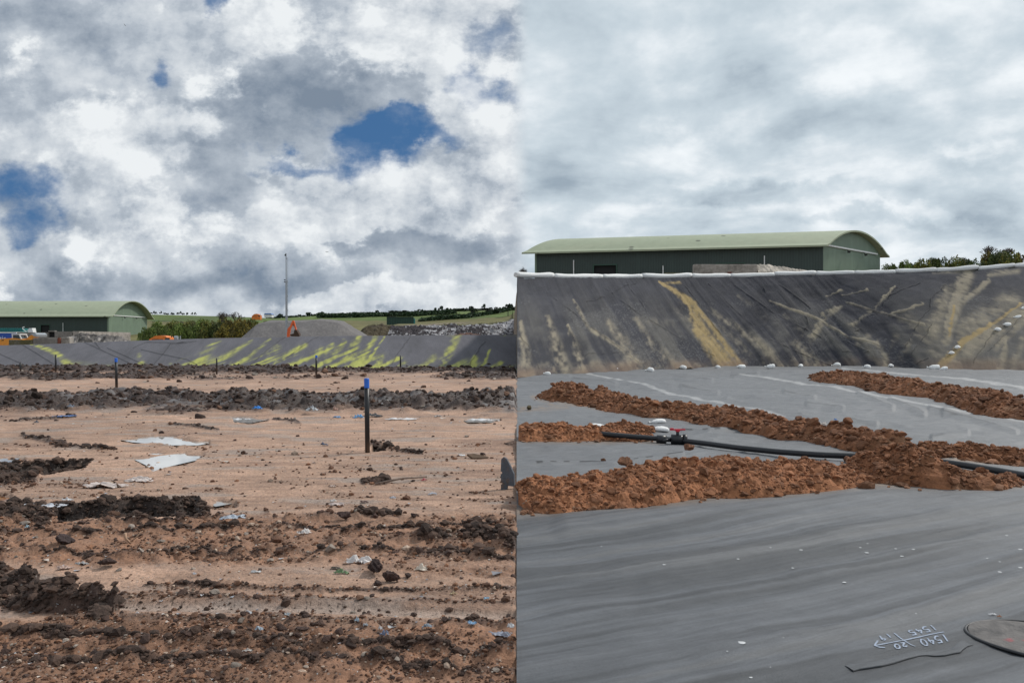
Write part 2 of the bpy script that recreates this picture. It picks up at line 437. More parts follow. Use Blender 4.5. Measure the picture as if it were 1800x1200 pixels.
def build_terrain():
    xs = np.r_[-3000, -1800, -1000, np.linspace(-600, -130, 48), np.linspace(-128, -2, 200), np.linspace(-1.8, 0.2, 12), np.linspace(0.26, 0.42, 6), np.linspace(0.5, 2, 8),
               np.linspace(2.5, 90, 150), np.linspace(95, 400, 40), 700, 1400, 3000]
    ys = np.r_[-400, -100, -20, 0, np.linspace(10, 44, 12), np.linspace(46, 60, 40), np.linspace(61, 240, 150), np.linspace(243, 430, 100), np.linspace(440, 800, 25), 1000, 1500, 2500, 5000]
    X, Y = np.meshgrid(xs, ys)
    Z = terrain_h(X, Y)
    px = 900 + F * X / np.maximum(Y, 1)
    n = fbm(X * .05, Y * .05, 4, 9)
    col = np.empty(X.shape + (3,)); col[:] = (.23, .18, .135)
    grass = np.array((.085, .125, .022)); olive = np.array((.125, .115, .040)); deep = np.array((.026, .075, .014))
    g = sstep(Y + n * 40, 170, 190)[..., None]
    fld = np.where((fbm(X * .004, Y * .012, 2, 4)[..., None] > 0.0), deep, grass)
    fld = np.where((Y > 400 + n * 10)[..., None], deep, fld)
    fld = np.where((Y < 300 + n * 30)[..., None], olive, fld)
    col = col * (1 - g) + (fld * (1 + n[..., None] * .9)) * g
    o = mesh_np('terrain', np.stack([X, Y, Z], -1).reshape(-1, 3), grid_faces(*X.shape), M['terrain'], col.reshape(-1, 3))
    tag(o, kind='structure')
build_terrain()

# ------------------------------------------------------------------ clay floor on the left
PUDDLES = [[(215, 772), (250, 767), (290, 766), (330, 771), (366, 776), (340, 780), (290, 780), (240, 776)],
           [(240, 806), (262, 800), (320, 797), (358, 798), (340, 808), (300, 816), (268, 824), (262, 815)],
           [(-20, 803), (15, 800), (42, 801), (20, 810), (-15, 815)],
           [(-20, 872), (18, 872), (16, 880), (-20, 882)],
           [(285, 686), (335, 685), (360, 688), (300, 690)],
           [(408, 735), (440, 733), (468, 737), (440, 742), (412, 740)],
           [(815, 737), (850, 733), (880, 735), (862, 741), (825, 741)],
           [(352, 882), (390, 878), (412, 883), (380, 888)]]
def inside(X, Y, poly):
    """signed-ish soft polygon mask: distance to the edge, positive inside"""
    p = np.array(poly, float); n = len(p)
    c = np.zeros(X.shape, bool); d = np.full(X.shape, 1e9)
    for i in range(n):
        (ax, ay), (bx_, by_) = p[i], p[(i + 1) % n]
        c ^= ((ay > Y) != (by_ > Y)) & (X < (bx_ - ax) * (Y - ay) / (by_ - ay + 1e-12) + ax)
        dx, dy = bx_ - ax, by_ - ay
        t = np.clip(((X - ax) * dx + (Y - ay) * dy) / (dx * dx + dy * dy), 0, 1)
        d = np.minimum(d, np.hypot(X - ax - t * dx, Y - ay - t * dy))
    return np.where(c, d, -d)

def clay_fields(X, Y, detail=True):
    """height, colour and wetness of the clay floor"""
    r = X / Y
    wob = fbm(X * .55, Y * .4, 4, 21)
    px = 900 + F * r + fbm(X * 1.3, Y * .8, 3, 5) * 30
    py0 = 600 + 2400 / Y
    py = py0 + wob * np.interp(Y, [4, 8, 20, 48], [60, 26, 9, 3])
    z = fbm(X * .35, Y * .35, 4, 1) * .06 * np.interp(Y, [3, 6, 30], [1.0, .9, .8])
    z += fbm(X * 3, Y * 3, 3, 2) * .02
    # zones -----------------------------------------------------------
    rough = sstep(py, 900, 918) * (1 - sstep(py, 985, 1010)) * (0.8 + 0.4 * sstep(px, 600, 200))
    rough = np.maximum(rough, sstep(py, 1088, 1110))
    rough = np.maximum(rough, 0.75 * stroke(px, py, [(900, 1010), (640, 1000)], 22, 1))
    rough = np.clip(rough, 0, 1)
    mud = np.zeros_like(X)
    # far ridge, then the wide churned band
    f1 = sstep(py0 + wob * 8, 646.5, 649.5) * (1 - sstep(py0 + wob * 7, 654, 660)) * np.interp(px, [0, 480, 560, 903], [1, 1, .55, .8])
    f2 = sstep(py0 + wob * 10, 659, 662) * (1 - sstep(py0 + wob * 10, 665, 670)) * np.clip(.25 + 2.6 * (fbm(X * .22, Y * .3, 2, 71) + .22), 0, 1) * np.interp(px, [0, 380, 460, 740, 820, 903], [1, .8, .25, .35, 1, 1])
    band = sstep(py0 + wob * 16, 694, 703) * (1 - sstep(py0 + wob * 22, 716, 730))
    gate = sstep(fbm(X * .7, Y * .6, 3, 33), -.20, .02)
    lp = lumps(X, Y, .55, 40, .75) * .55 * 1.0 + lumps(X, Y, .28, 44, .7) * .28 + lumps(X, Y, .13, 47, .7) * .13
    z += band * (.12 + lp * 1.0 * (.4 + .6 * gate)) + f1 * (.16 + lp * .7) + f2 * (.08 + lp * .8)
    mud = np.maximum(mud, np.maximum(band * (.70 + .35 * gate), np.maximum(f1, f2)))
    # scarps, holes and heaps ------------------------------------------
    def S_(pts, w, soft=.7, w2=None): return stroke(px, py, pts, w, soft, w2)
    nz = fbm(X * 2.6, Y * 2.6, 3, 73)
    def S3(pts, w, soft=.7, w2=None): return stroke(px + nz * 30, py + nz * 11, pts, w, soft, w2)
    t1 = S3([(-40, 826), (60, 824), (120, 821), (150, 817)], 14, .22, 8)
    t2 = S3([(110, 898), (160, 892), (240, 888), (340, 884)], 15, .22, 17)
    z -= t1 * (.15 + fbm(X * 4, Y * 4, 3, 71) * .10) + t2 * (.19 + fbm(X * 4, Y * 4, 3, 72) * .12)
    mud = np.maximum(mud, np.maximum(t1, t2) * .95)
    lump2 = lumps(X, Y, .16, 60, .85) * .16 + lumps(X, Y, .08, 61, .8) * .08 + lumps(X, Y, .04, 62, .8) * .04
    h1 = S_([(-40, 852), (30, 850), (62, 845)], 15, .9); h1b = S_([(-40, 905), (60, 902), (75, 910)], 22, .9)
    z += h1 * (.05 + lump2 * .9) + h1b * (.04 + lump2 * .8)
    h2 = S_([(310, 878), (345, 872)], 10, .9); z += h2 * (.03 + lump2 * .8)
    h3 = S3([(-60, 1040), (30, 1048), (100, 1068), (205, 1086)], 62, 1, 11) * np.clip(.75 + nz * 1.6, .2, 1)
    z += h3 ** 1.5 * .16 + sstep(h3, .15, .6) * lump2 * 1.5
    h4 = S_([(652, 778), (672, 780), (688, 784)], 7, .9); z += h4 * (.03 + lump2 * .5)
    hole = stroke(900 + F * r, py0, [(659, 788), (673, 785)], 7, .6); z = z * (1 - hole) - .22 * hole
    mud = np.maximum(mud, np.maximum(np.maximum(h1, h1b) * .75, np.maximum(sstep(h3, .02, .35) * .85, np.maximum(h4 * .6, hole))))
    h5 = S_([(640, 848), (680, 846)], 9, .9); z += h5 * (.01 + lump2 * .45); mud = np.maximum(mud, h5 * .8)
    l1 = S_([(500, 914), (640, 908), (800, 908), (830, 918), (920, 930)], 7, .8)
    l2 = S_([(590, 956), (700, 950), (780, 958), (860, 962), (930, 975)], 12, .8)
    l0 = S_([(-30, 925), (90, 918), (200, 912), (300, 912), (470, 905)], 7, .9)
    br_ = np.clip(.55 + fbm(X * 1.7, Y * 1.7, 3, 74) * 2.6, .05, 1); l0, l1, l2 = l0 * br_, l1 * br_, l2 * np.clip(br_ + .15, 0, 1)
    z += l1 * (.03 + lump2 * .6) + l2 * (.05 + lump2 * .75) + l0 * (.02 + lump2 * .6)
    mud = np.maximum(mud, np.maximum(l1 * .50, np.maximum(l2 * .60, l0 * .45)))
    for pts, w in (([(40, 772), (120, 778), (210, 790)], 3.5), ([(30, 738), (90, 735), (130, 733)], 2.5), ([(300, 744), (340, 748), (390, 754)], 4.0),
                   ([(480, 738), (530, 744)], 3), ([(690, 790), (740, 796)], 3)):
        k = S_(pts, w, .8); z += k * (.01 + lump2 * .6); mud = np.maximum(mud, k * .55)
    # long tracks pressed across the churned strips
    for pts, w in (([(-40, 938), (300, 930), (640, 934), (930, 926)], 5), ([(-40, 972), (300, 982), (640, 976), (930, 990)], 6), ([(260, 1036), (640, 1042), (930, 1036)], 5), ([(-40, 1124), (400, 1130), (930, 1142)], 9), ([(-40, 1164), (400, 1158), (930, 1172)], 10)):
        k = S3(pts, w, .9); kk = S3([(a, b - w * 1.5) for a, b in pts], w, .9)
        z += k * (.012 + lump2 * .35) - kk * .018; mud = np.maximum(mud, k * .42)
    # smooth pressed rut with cracks
    rut = stroke(900 + F * r, py0 + wob * 8, [(140, 1064), (400, 1066), (640, 1070), (930, 1082)], 11, .5)
    z = z * (1 - .8 * rut) - .03 * rut
    rims = np.maximum(stroke(900 + F * r, py0 + wob * 8, [(140, 1048), (400, 1051), (640, 1056), (930, 1062)], 7, 1),
                      stroke(900 + F * r, py0 + wob * 8, [(140, 1090), (400, 1092), (640, 1094), (930, 1104)], 12, 1))
    z += rims * (.012 + lump2 * .30)
    mud = np.maximum(mud, rims * .35)
    # churned clods of the rough strips and tread prints across them
    bars = np.sin((X * .80 + Y * .62) * 2 * np.pi / .17 + wob * 5)
    tread = sstep(bars, .1, .8) * sstep(fbm(X * .9, Y * .9, 2, 77), -.06, .10)
    z += rough * (lump2 * .42 + fbm(X * 9, Y * 9, 3, 15) * .03 - tread * .018)
    clayfine = (1 - rough) * (1 - mud)
    flat = fbm(X * 1.2, Y * 4.0, 4, 90)
    z += clayfine * (fbm(X * 6, Y * 12, 4, 16) * .012 + lumps(X, Y, .05, 63, .18) * .05 * .5)
    # puddles -----------------------------------------------------------
    wet = np.clip(mud * .55, 0, 1)
    pud = np.zeros_like(X)
    pj = fbm(X * 2.5, Y * 2.5, 4, 66) * 26 + fbm(X * 9, Y * 9, 3, 67) * 5; rimz = np.zeros_like(X)
    for poly in PUDDLES:
        dd = inside(900 + F * r, py0, poly)
        sc = max(1.0, (poly[0][1] - 640) / 60)
        rimz = np.maximum(rimz, sstep(dd, -22 * min(1, sc / 2.5), -8 * min(1, sc / 2.5)))
        pud = np.maximum(pud, sstep(dd + pj * min(1, sc / 4), -3.0 * sc / 2, 1.5 * sc / 2))
    z = np.where(rimz > 0, np.maximum(z, -.5 + rimz * .488), z)
    z = z * (1 - pud) - .045 * pud
    ring = np.clip(pud * 1.0, 0, 1)
    wet = np.maximum(wet, ring * .9)
    # colour ------------------------------------------------------------
    n1 = fbm(X * .6, Y * .45, 5, 31)[..., None]; n2 = fbm(X * 4, Y * 7, 4, 37)[..., None]; n3 = fbm(X * 16, Y * 16, 3, 39)[..., None]
    streak = fbm(X * 2.2, Y * 9, 4, 93)[..., None]
    clay = np.array((.405, .258, .183)) * (1 + n1 * .7 + n2 * .5 + streak * .6)
    blot = (sstep(fbm(X * .55, Y * 1.9, 4, 95), .05, .22) * .5)[..., None]; clay = clay * (1 - blot) + np.array((.235, .145, .105)) * (1 + n2 * .6) * blot
    greyc = np.array((.300, .262, .235))
    gg = sstep(flat, .06, .26)[..., None] * .6 * clayfine[..., None]
    clay = clay * (1 - gg) + greyc * gg
    red = np.array((.235, .120, .070)) * (1 + n1 * .7 + n2 * .6 + n3 * .5)
    mudc = np.array((.040, .023, .018)) * (1 + n1 * .5 + n2 * 1.4)
    mudr = np.array((.072, .040, .028)) * (1 + n2 * 1.0)
    near = sstep(Y, 12, 6)[..., None]
    mudc = mudc * (1 - near * .6) + mudr * near * .6
    rr = rough[..., None] * (.86 + .3 * n2); col = clay * (1 - rr) + red * rr
    pale = (rut * .7)[..., None]; col = col * (1 - pale) + np.array((.40, .315, .265)) * pale
    crack = (rut > .25) & (np.abs(np.sin(X * 34 + fbm(X * 5, Y * 16, 3, 55) * 22)) < .085) & (fbm(X * 9, Y * 9, 2, 56) > -.05)
    col[crack] *= .22
    mm = sstep(np.clip(mud * (1.1 + n2[..., 0] * 1.6), 0, 1), .05, .62)[..., None]; col = col * (1 - mm) + mudc * mm
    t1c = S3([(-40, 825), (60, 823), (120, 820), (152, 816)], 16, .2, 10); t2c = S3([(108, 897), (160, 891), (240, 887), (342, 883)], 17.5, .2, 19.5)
    dig = sstep(np.maximum(np.maximum(t1c, t2c), hole), .3, .7)[..., None] * .95; col = col * (1 - dig) + np.array((.026, .017, .014)) * (1 + n2) * dig  # dark wet mud, with the shade inside the cuts put into its colour
    damp = (ring * .55)[..., None]; col = col * (1 - damp) + np.array((.17, .11, .075)) * damp
    sheen = (band * sstep(fbm(X * 1.6, Y * 2.5, 3, 83), .10, .22))[..., None] * .55
    col = col * (1 - sheen) + np.array((.20, .19, .19)) * sheen
    wet = np.clip(wet + sheen[..., 0], 0, 1)
    edge = sstep(SEAM - r, 0, .004)
    z = np.where(z > 0, z * (.05 + .95 * edge), z)
    return z, np.clip(col, .008, .7), wet

def build_clay():
    r = np.r_[-3.0, -2.2, -1.6, -1.2, -1.0, -.88, -.80, np.linspace(-.74, .0062, 620)]
    y = np.geomspace(2.6, 50, 900)
    Rr, Y = np.meshgrid(r, y); X = Rr * Y
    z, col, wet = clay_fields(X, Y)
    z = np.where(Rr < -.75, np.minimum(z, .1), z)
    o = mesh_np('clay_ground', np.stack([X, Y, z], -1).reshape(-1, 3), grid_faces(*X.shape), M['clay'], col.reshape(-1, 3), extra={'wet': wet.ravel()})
    tag(o, kind='structure')
build_clay()
# flat ground carries on behind the viewer
gb = bmesh.new()
for v in ((-40, -30, -.06), (.016, -30, -.06), (.016, 2.7, -.06), (-40, 2.7, -.06)): gb.verts.new(v)
gb.faces.new(gb.verts)
tag(obj_bm('clay_ground', gb, mat('bare_clay', (.30, .215, .16), .95, .3, 3, .02, 30)), kind='structure')

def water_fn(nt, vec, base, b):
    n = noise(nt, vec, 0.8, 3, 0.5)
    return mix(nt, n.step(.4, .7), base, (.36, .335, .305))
M['water'] = mat('puddle_water', (.45, .45, .45), .02, 0, fn=water_fn)  # pale grey base carries part of the sky's reflection
M['water_brown'] = mat('muddy_water', (.30, .14, .06), .12, 0)
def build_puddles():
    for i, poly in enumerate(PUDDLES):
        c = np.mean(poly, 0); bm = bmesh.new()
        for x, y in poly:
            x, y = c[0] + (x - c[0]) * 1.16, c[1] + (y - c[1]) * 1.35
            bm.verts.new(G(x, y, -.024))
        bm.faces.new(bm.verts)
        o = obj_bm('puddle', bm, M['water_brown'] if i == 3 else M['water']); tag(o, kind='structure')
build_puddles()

# ------------------------------------------------------------------ the lined slope on the left
def cloth(name, bump=.012, bs=55, rough=.85):
    def fn(nt, vec, base, b):
        n = noise(nt, vec, 14, 5, .7)
        return mix(nt, n.step(.58, .8) * .25, base, (.20, .19, .18))
    return mat(name, attr=True, rough=rough, var=.14, nscale=22, bump=bump, bscale=bs, fn=fn)
M['slope_cloth'] = cloth('slope_geotextile', .02, 30, .92)
YELLOW = [([(55, 604), (95, 618), (120, 640), (138, 657)], 3, 11, .95), ([(384, 598), (356, 626), (345, 655)], 7, 14, .75), ([(442, 598), (390, 632), (366, 655)], 4, 10, .8),
          ([(475, 596), (400, 655)], 3, 6, .85), ([(490, 612), (430, 655)], 7, 11, .95), ([(535, 606), (470, 655)], 7, 12, .95), ([(566, 616), (510, 655)], 8, 14, 1.0),
          ([(585, 606), (535, 655)], 5, 14, .9), ([(606, 600), (560, 655)], 5, 13, .9), ([(632, 590), (618, 618), (590, 655)], 6, 15, .9), ([(662, 590), (640, 622), (604, 655)], 5, 9, .85),
          ([(676, 592), (632, 655)], 2, 3, .9), ([(806, 588), (790, 620), (775, 655)], 7, 12, 1.0), ([(762, 626), (745, 655)], 8, 12, .5), ([(700, 632), (722, 655)], 7, 13, .8),
          ([(672, 628), (655, 655)], 5, 9, .8), ([(862, 614), (845, 655)], 2, 5, .9), ([(836, 628), (828, 655)], 5, 8, .8), ([(880, 638), (905, 655)], 5, 9, .6),
          ([(765, 590), (812, 590)], 2, 2, .7), ([(244, 622), (252, 655)], 5, 12, .6), ([(120, 640), (330, 658)], 9, 9, .4), ([(0, 655), (120, 650)], 7, 7, .3), ([(880, 590), (910, 590)], 2, 2, .5),
          ([(380, 640), (640, 650)], 12, 10, .55), ([(300, 640), (315, 655)], 4, 8, .4)]
WRINK_L = [[(0, 622), (40, 640), (60, 655)], [(40, 606), (95, 640)], [(150, 602), (250, 648)], [(165, 600), (175, 612)], [(190, 612), (270, 648)], [(235, 612), (258, 602), (330, 603)],
           [(270, 640), (300, 605)], [(250, 615), (330, 632), (345, 640)], [(300, 605), (345, 600)], [(560, 592), (470, 650)], [(720, 592), (690, 640)], [(500, 592), (440, 640)], [(850, 600), (820, 650)]]
def bank(name, foot, crest, px0, px1, nt_, ns_, paint, close_left):
    """slope between two lines given as (photo px, depth, z)"""
    f, c = np.array(foot, float), np.array(crest, float)
    s = np.linspace(px0, px1, ns_); t = np.linspace(0, 1, nt_)
    def ln(a):
        y = np.interp(s, a[:, 0], a[:, 1]); z = np.interp(s, a[:, 0], a[:, 2])
        k = max(3, int(ns_ * 70 / (px1 - px0))); ker = np.hanning(k + 2)[1:-1]; ker /= ker.sum()
        y, z = [np.convolve(np.pad(v, (k, k), 'edge'), ker, 'same')[k:-k] for v in (y, z)]
        return np.stack([(s - 900) / F * y, y, z], -1)
    A, B = ln(f), ln(c)
    P = A[None] * (1 - t)[:, None, None] + B[None] * t[:, None, None]
    X, Y, Z = P[..., 0], P[..., 1], P[..., 2]
    PX = 900 + F * X / Y; PY = 600 - F * (Z - EYE) / Y
    dz, col = paint(X, Y, Z, PX, PY, np.broadcast_to(t[:, None], X.shape))
    slope_n = np.array((0, -.45, .9))
    P = P + slope_n * dz[..., None]
    if close_left:
        e = P[:, :1].copy(); e[..., 2] = -.4
        P = np.concatenate([e, P], 1); col = np.concatenate([np.broadcast_to(np.array((.12, .085, .06)), col[:, :1].shape), col], 1)
    # the sheet turns over the crest and runs flat behind it
    back = P[-1:].copy(); back[..., 1] += 3.0; back[..., 2] -= .25
    P = np.concatenate([P, back], 0); col = np.concatenate([col, col[-1:]], 0)
    o = mesh_np(name, P.reshape(-1, 3), grid_faces(P.shape[0], P.shape[1]), M['slope_cloth'], col.reshape(-1, 3))
    return tag(o, kind='structure')
def paint_left(X, Y, Z, PX, PY, t):
    st = fbm(X * .9 + Z * .9, Z * 1.2 - X * .05, 4, 12); fine = fbm(X * 5 + Z * 3, Z * 5, 4, 14)
    col = np.empty(X.shape + (3,)); col[:] = (.100, .098, .112)
    col *= (1 + st * .5 + fine * .3)[..., None]
    diag = fbm((X - Z * 1.7) * 2.2, Z * .45, 4, 18)
    y = np.zeros_like(X)
    for pts, w, w2, a in YELLOW: y = np.maximum(y, a * stroke(PX + fine * 3, PY + fine * 2, pts, w * 1.5, 1, w2 * 1.5))
    wide = np.clip(stroke(PX, PY, [(330, 650), (640, 640), (700, 648)], 34, 1) + .6 * stroke(PX, PY, [(730, 648), (800, 640), (903, 650)], 20, 1), 0, 1)
    y = y * (.72 + diag * 2.4 + fine * .7) + wide * (.24 + diag * 3.2 + fine * .6)
    y = np.clip(y, 0, 1)
    yc = np.array((.39, .40, .085)) * (1 + fine * .6 + diag * .6)[..., None]
    y = (sstep(y, .0, 1.15) * .86)[..., None]
    col = col * (1 - y) + yc * y
    dz = st * .04
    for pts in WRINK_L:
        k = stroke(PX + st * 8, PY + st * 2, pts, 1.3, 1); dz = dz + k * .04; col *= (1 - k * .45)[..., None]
    low = (sstep(t, .30, .0) * .35 * (PX < 340))[..., None]; col = col * (1 - low) + np.array((.20, .21, .15)) * low
    return dz, np.clip(col, .01, .8)
LZ = lambda py: EYE + (600 - py) / F * 54
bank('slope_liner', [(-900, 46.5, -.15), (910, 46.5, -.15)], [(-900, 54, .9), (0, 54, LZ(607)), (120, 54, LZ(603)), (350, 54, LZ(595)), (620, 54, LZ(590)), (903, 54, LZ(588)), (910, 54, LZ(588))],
     -300, 908, 110, 1000, paint_left, False)

# ------------------------------------------------------------------ the lined slope on the right
TAN = [([(965, 556), (975, 600), (987, 652)], 3, 16, .75), ([(917, 566), (924, 620), (932, 662)], 3, 14, .7), ([(1000, 572), (1012, 610), (1024, 650)], 2, 11, .75), ([(1010, 528), (1034, 574)], 2, 4, .5),
       ([(1035, 577), (1088, 610), (1142, 650)], 3, 6, .7), ([(1070, 566), (1095, 600), (1122, 650)], 5, 16, .5), ([(1120, 562), (1150, 610), (1192, 648)], 6, 12, .5), ([(1100, 560), (1180, 570)], 12, 8, .22),
       ([(1200, 540), (1228, 575), (1244, 600)], 12, 12, .45), ([(1248, 545), (1290, 572), (1335, 605), (1380, 645)], 5, 11, .5), ([(1262, 570), (1350, 645)], 6, 12, .4),
       ([(1350, 528), (1440, 562), (1492, 592), (1545, 606)], 2, 3, .75), ([(1478, 538), (1450, 556), (1428, 592)], 4, 7, .75), ([(1572, 504), (1532, 545), (1498, 572)], 2, 3, .65),
       ([(1490, 531), (1530, 543), (1562, 552), (1625, 572)], 2, 3, .7), ([(1558, 553), (1592, 545), (1622, 535)], 2, 2, .75), ([(1452, 520), (1480, 510)], 1.5, 2, .75), ([(1480, 519), (1525, 510)], 1, 2, .6),
       ([(1542, 600), (1556, 624), (1560, 650)], 5, 7, .65), ([(1400, 606), (1445, 648)], 10, 14, .5), ([(1575, 590), (1560, 620)], 6, 4, .45), ([(1525, 590), (1510, 605)], 8, 6, .45), ([(1600, 600), (1575, 648)], 5, 10, .4),
       ([(1702, 480), (1682, 520), (1674, 560), (1664, 600)], 12, 9, .85), ([(1738, 495), (1690, 530)], 4, 7, .7), ([(1668, 510), (1650, 560), (1640, 585)], 10, 18, .5), ([(1740, 484), (1790, 478)], 5, 6, .5),
       ([(1798, 548), (1722, 600), (1668, 648)], 14, 20, .6), ([(1780, 530), (1690, 585)], 18, 20, .45), ([(1752, 612), (1800, 566)], 7, 7, .5), ([(1770, 596), (1762, 648)], 3, 9, .7), ([(1800, 600), (1780, 650)], 6, 9, .4),
       ([(1690, 640), (1800, 640)], 8, 8, .35), ([(1278, 620), (1420, 640)], 10, 10, .35), ([(930, 640), (1250, 645)], 8, 8, .35), ([(1380, 555), (1420, 600)], 6, 10, .3), ([(1590, 560), (1650, 620)], 14, 16, .35),
       ([(1500, 570), (1540, 640)], 10, 10, .22), ([(1300, 520), (1345, 560)], 5, 8, .3), ([(1640, 480), (1700, 478)], 3, 3, .4)]
OCHRE = [([(1158, 495), (1190, 513), (1218, 535), (1222, 556), (1230, 580), (1256, 615), (1280, 648)], 3, 18, .95), ([(1222, 536), (1240, 560), (1266, 596), (1308, 650)], 4, 8, .7), ([(1165, 497), (1195, 497)], 3, 3, .5),
         ([(1802, 530), (1732, 578), (1692, 602), (1650, 650)], 2, 10, .75), ([(1678, 540), (1672, 570), (1668, 590)], 3, 4, .6)]
DARKW = [[(965, 515), (1040, 575), (1092, 612), (1142, 650)], [(1055, 498), (1120, 550), (1182, 586), (1256, 626)], [(1105, 498), (1142, 556)], [(1245, 498), (1322, 572)], [(1290, 500), (1352, 545), (1442, 592)],
         [(1350, 595), (1422, 626), (1462, 642)], [(1582, 498), (1552, 530), (1500, 580)], [(1368, 498), (1432, 548)], [(1000, 624), (1100, 618)], [(1340, 503), (1342, 515)], [(1420, 560), (1380, 640)], [(1490, 600), (1530, 620), (1480, 618)],
         [(1600, 640), (1630, 628)], [(1750, 580), (1715, 640)], [(916, 590), (950, 650)], [(1200, 500), (1270, 590)], [(1560, 520), (1620, 500)], [(1660, 500), (1620, 560), (1590, 610)], [(1800, 560), (1740, 620)], [(1120, 500), (1030, 530)], [(1640, 570), (1580, 650)]]
def paint_right(X, Y, Z, PX, PY, t):
    st = fbm(X * .5 - Z * .4, Z * .8, 4, 112); fine = fbm(X * 4, Z * 4, 4, 114); lean = np.interp(PX, [900, 1250, 1480, 1640, 1800], [.30, .65, .25, -.55, -1.0]); streak = fbm((X + Z * lean) * 1.5, Z * .22, 4, 118)
    col = np.empty(X.shape + (3,)); col[:] = (.032, .033, .043)
    col *= (1 + st * .7 + fine * .4)[..., None]
    g = (sstep(t, 1.0, .1) * np.clip(.36 + streak * 3.0 + st * 1.6 + fine * .5, 0, 1) * .62)[..., None]
    col = col * (1 - g) + np.array((.155, .145, .125)) * g
    a = np.zeros_like(X); o = np.zeros_like(X)
    for pts, w, w2, k in TAN: a = np.maximum(a, k * stroke(PX + fine * 8 + st * 8, PY + fine * 5, pts, w * 1.9 + .5, 1, w2 * 1.9))
    for pts, w, w2, k in OCHRE: o = np.maximum(o, k * stroke(PX + fine * 6, PY + fine * 4, pts, w * 1.5, 1, w2 * 1.5))
    a = sstep(np.clip(a * (1.0 + streak * 1.6 + fine * 1.8 + st * .8), 0, 1), .04, 1.0)[..., None] * .92
    col = col * (1 - a) + (np.array((.262, .226, .165)) * (1 + fine * .5)[..., None]) * a
    o = sstep(np.clip(o * (1.1 + fine * 1.4 + streak * .5), 0, 1), .08, .8)[..., None] * .9
    col = col * (1 - o) + (np.array((.33, .240, .105)) * (1 + fine * .4)[..., None]) * o
    low = (sstep(t, .13, .02) * np.clip(.5 + st * 2.5 + streak, 0, 1))[..., None] * .7
    col = col * (1 - low) + np.array((.19, .125, .085)) * low
    dz = st * .20 + streak * .16
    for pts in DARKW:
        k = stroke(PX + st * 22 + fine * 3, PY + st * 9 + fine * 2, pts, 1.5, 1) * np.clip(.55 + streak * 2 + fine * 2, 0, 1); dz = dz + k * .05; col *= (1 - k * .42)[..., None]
    for pts, w, w2, k in TAN:
        if w < 3: dz = dz + stroke(PX + fine * 8 + st * 8, PY + fine * 5, pts, 2.5, 1) * .025
    spk = (lumps(X, Z * 1.6, .10, 121, .5) > .165) & (t < .7) & (fbm(X * .5, Z * .8, 3, 125) > .10); col[spk] = col[spk] * .7 + .05
    return dz, np.clip(col, .01, .8)
def fy(py): return 2400.0 / (py - 600.0)
FOOT_R = [(900, 664), (1000, 656), (1100, 652), (1200, 647), (1300, 644), (1450, 643), (1560, 645), (1640, 648), (1800, 652), (2200, 660)]
CREST_R = [(900, 488, 50), (1000, 489, 53), (1100, 489, 57), (1300, 487, 61), (1450, 483, 62), (1600, 480, 61), (1720, 475, 59), (1800, 470.5, 58), (2200, 450, 55)]
FOOT_RW = [(p, fy(q), -.05) for p, q in FOOT_R]
CREST_RW = [(p, y, EYE + (600 - q) / F * y) for p, q, y in CREST_R]
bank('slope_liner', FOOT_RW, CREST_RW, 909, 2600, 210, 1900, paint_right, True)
def bank_point(px, py):
    """photo pixel -> point on the right slope"""
    f, c = np.array(FOOT_RW), np.array(CREST_RW)
    a = np.array([np.interp(px, f[:, 0], f[:, k]) for k in (1, 2)]); b = np.array([np.interp(px, c[:, 0], c[:, k]) for k in (1, 2)])
    k = (600 - py) / F                        # z = EYE + k*y on the ray
    t = (EYE + k * a[0] - a[1]) / ((b[1] - a[1]) - k * (b[0] - a[0]))
    y, z = a + (b - a) * t
    return (px - 900) / F * y, y, z

# ------------------------------------------------------------------ liner floor on the right
SEAMS = [[(1030, 654), (1090, 668), (1170, 687), (1280, 708), (1380, 731)], [(1300, 658), (1360, 666), (1440, 678), (1550, 698), (1650, 716), (1820, 741)], [(1480, 647), (1600, 658), (1700, 668), (1820, 684)]]
FOLDS = [[(1510, 692), (1568, 716)], [(1636, 717), (1720, 738), (1786, 758)], [(1566, 702), (1624, 724)], [(1660, 724), (1800, 748)], [(1010, 664), (1060, 672), (1080, 677)], [(1190, 662), (1250, 668)], [(1200, 680), (1260, 690)],
         [(1430, 663), (1500, 655)], [(1290, 660), (1330, 656)], [(1650, 684), (1800, 700)], [(1380, 690), (1430, 700)], [(1420, 710), (1480, 716)], [(1640, 770), (1700, 762)], [(930, 655), (1000, 660)], [(1490, 735), (1540, 745)]]
DASH = [[(900, 829), (950, 822), (1000, 818), (1040, 817), (1080, 819), (1130, 812), (1200, 804)], [(1200, 758), (1240, 760), (1290, 758), (1340, 755)], [(908, 747), (960, 745), (1000, 748)], [(1590, 817), (1680, 812)]]
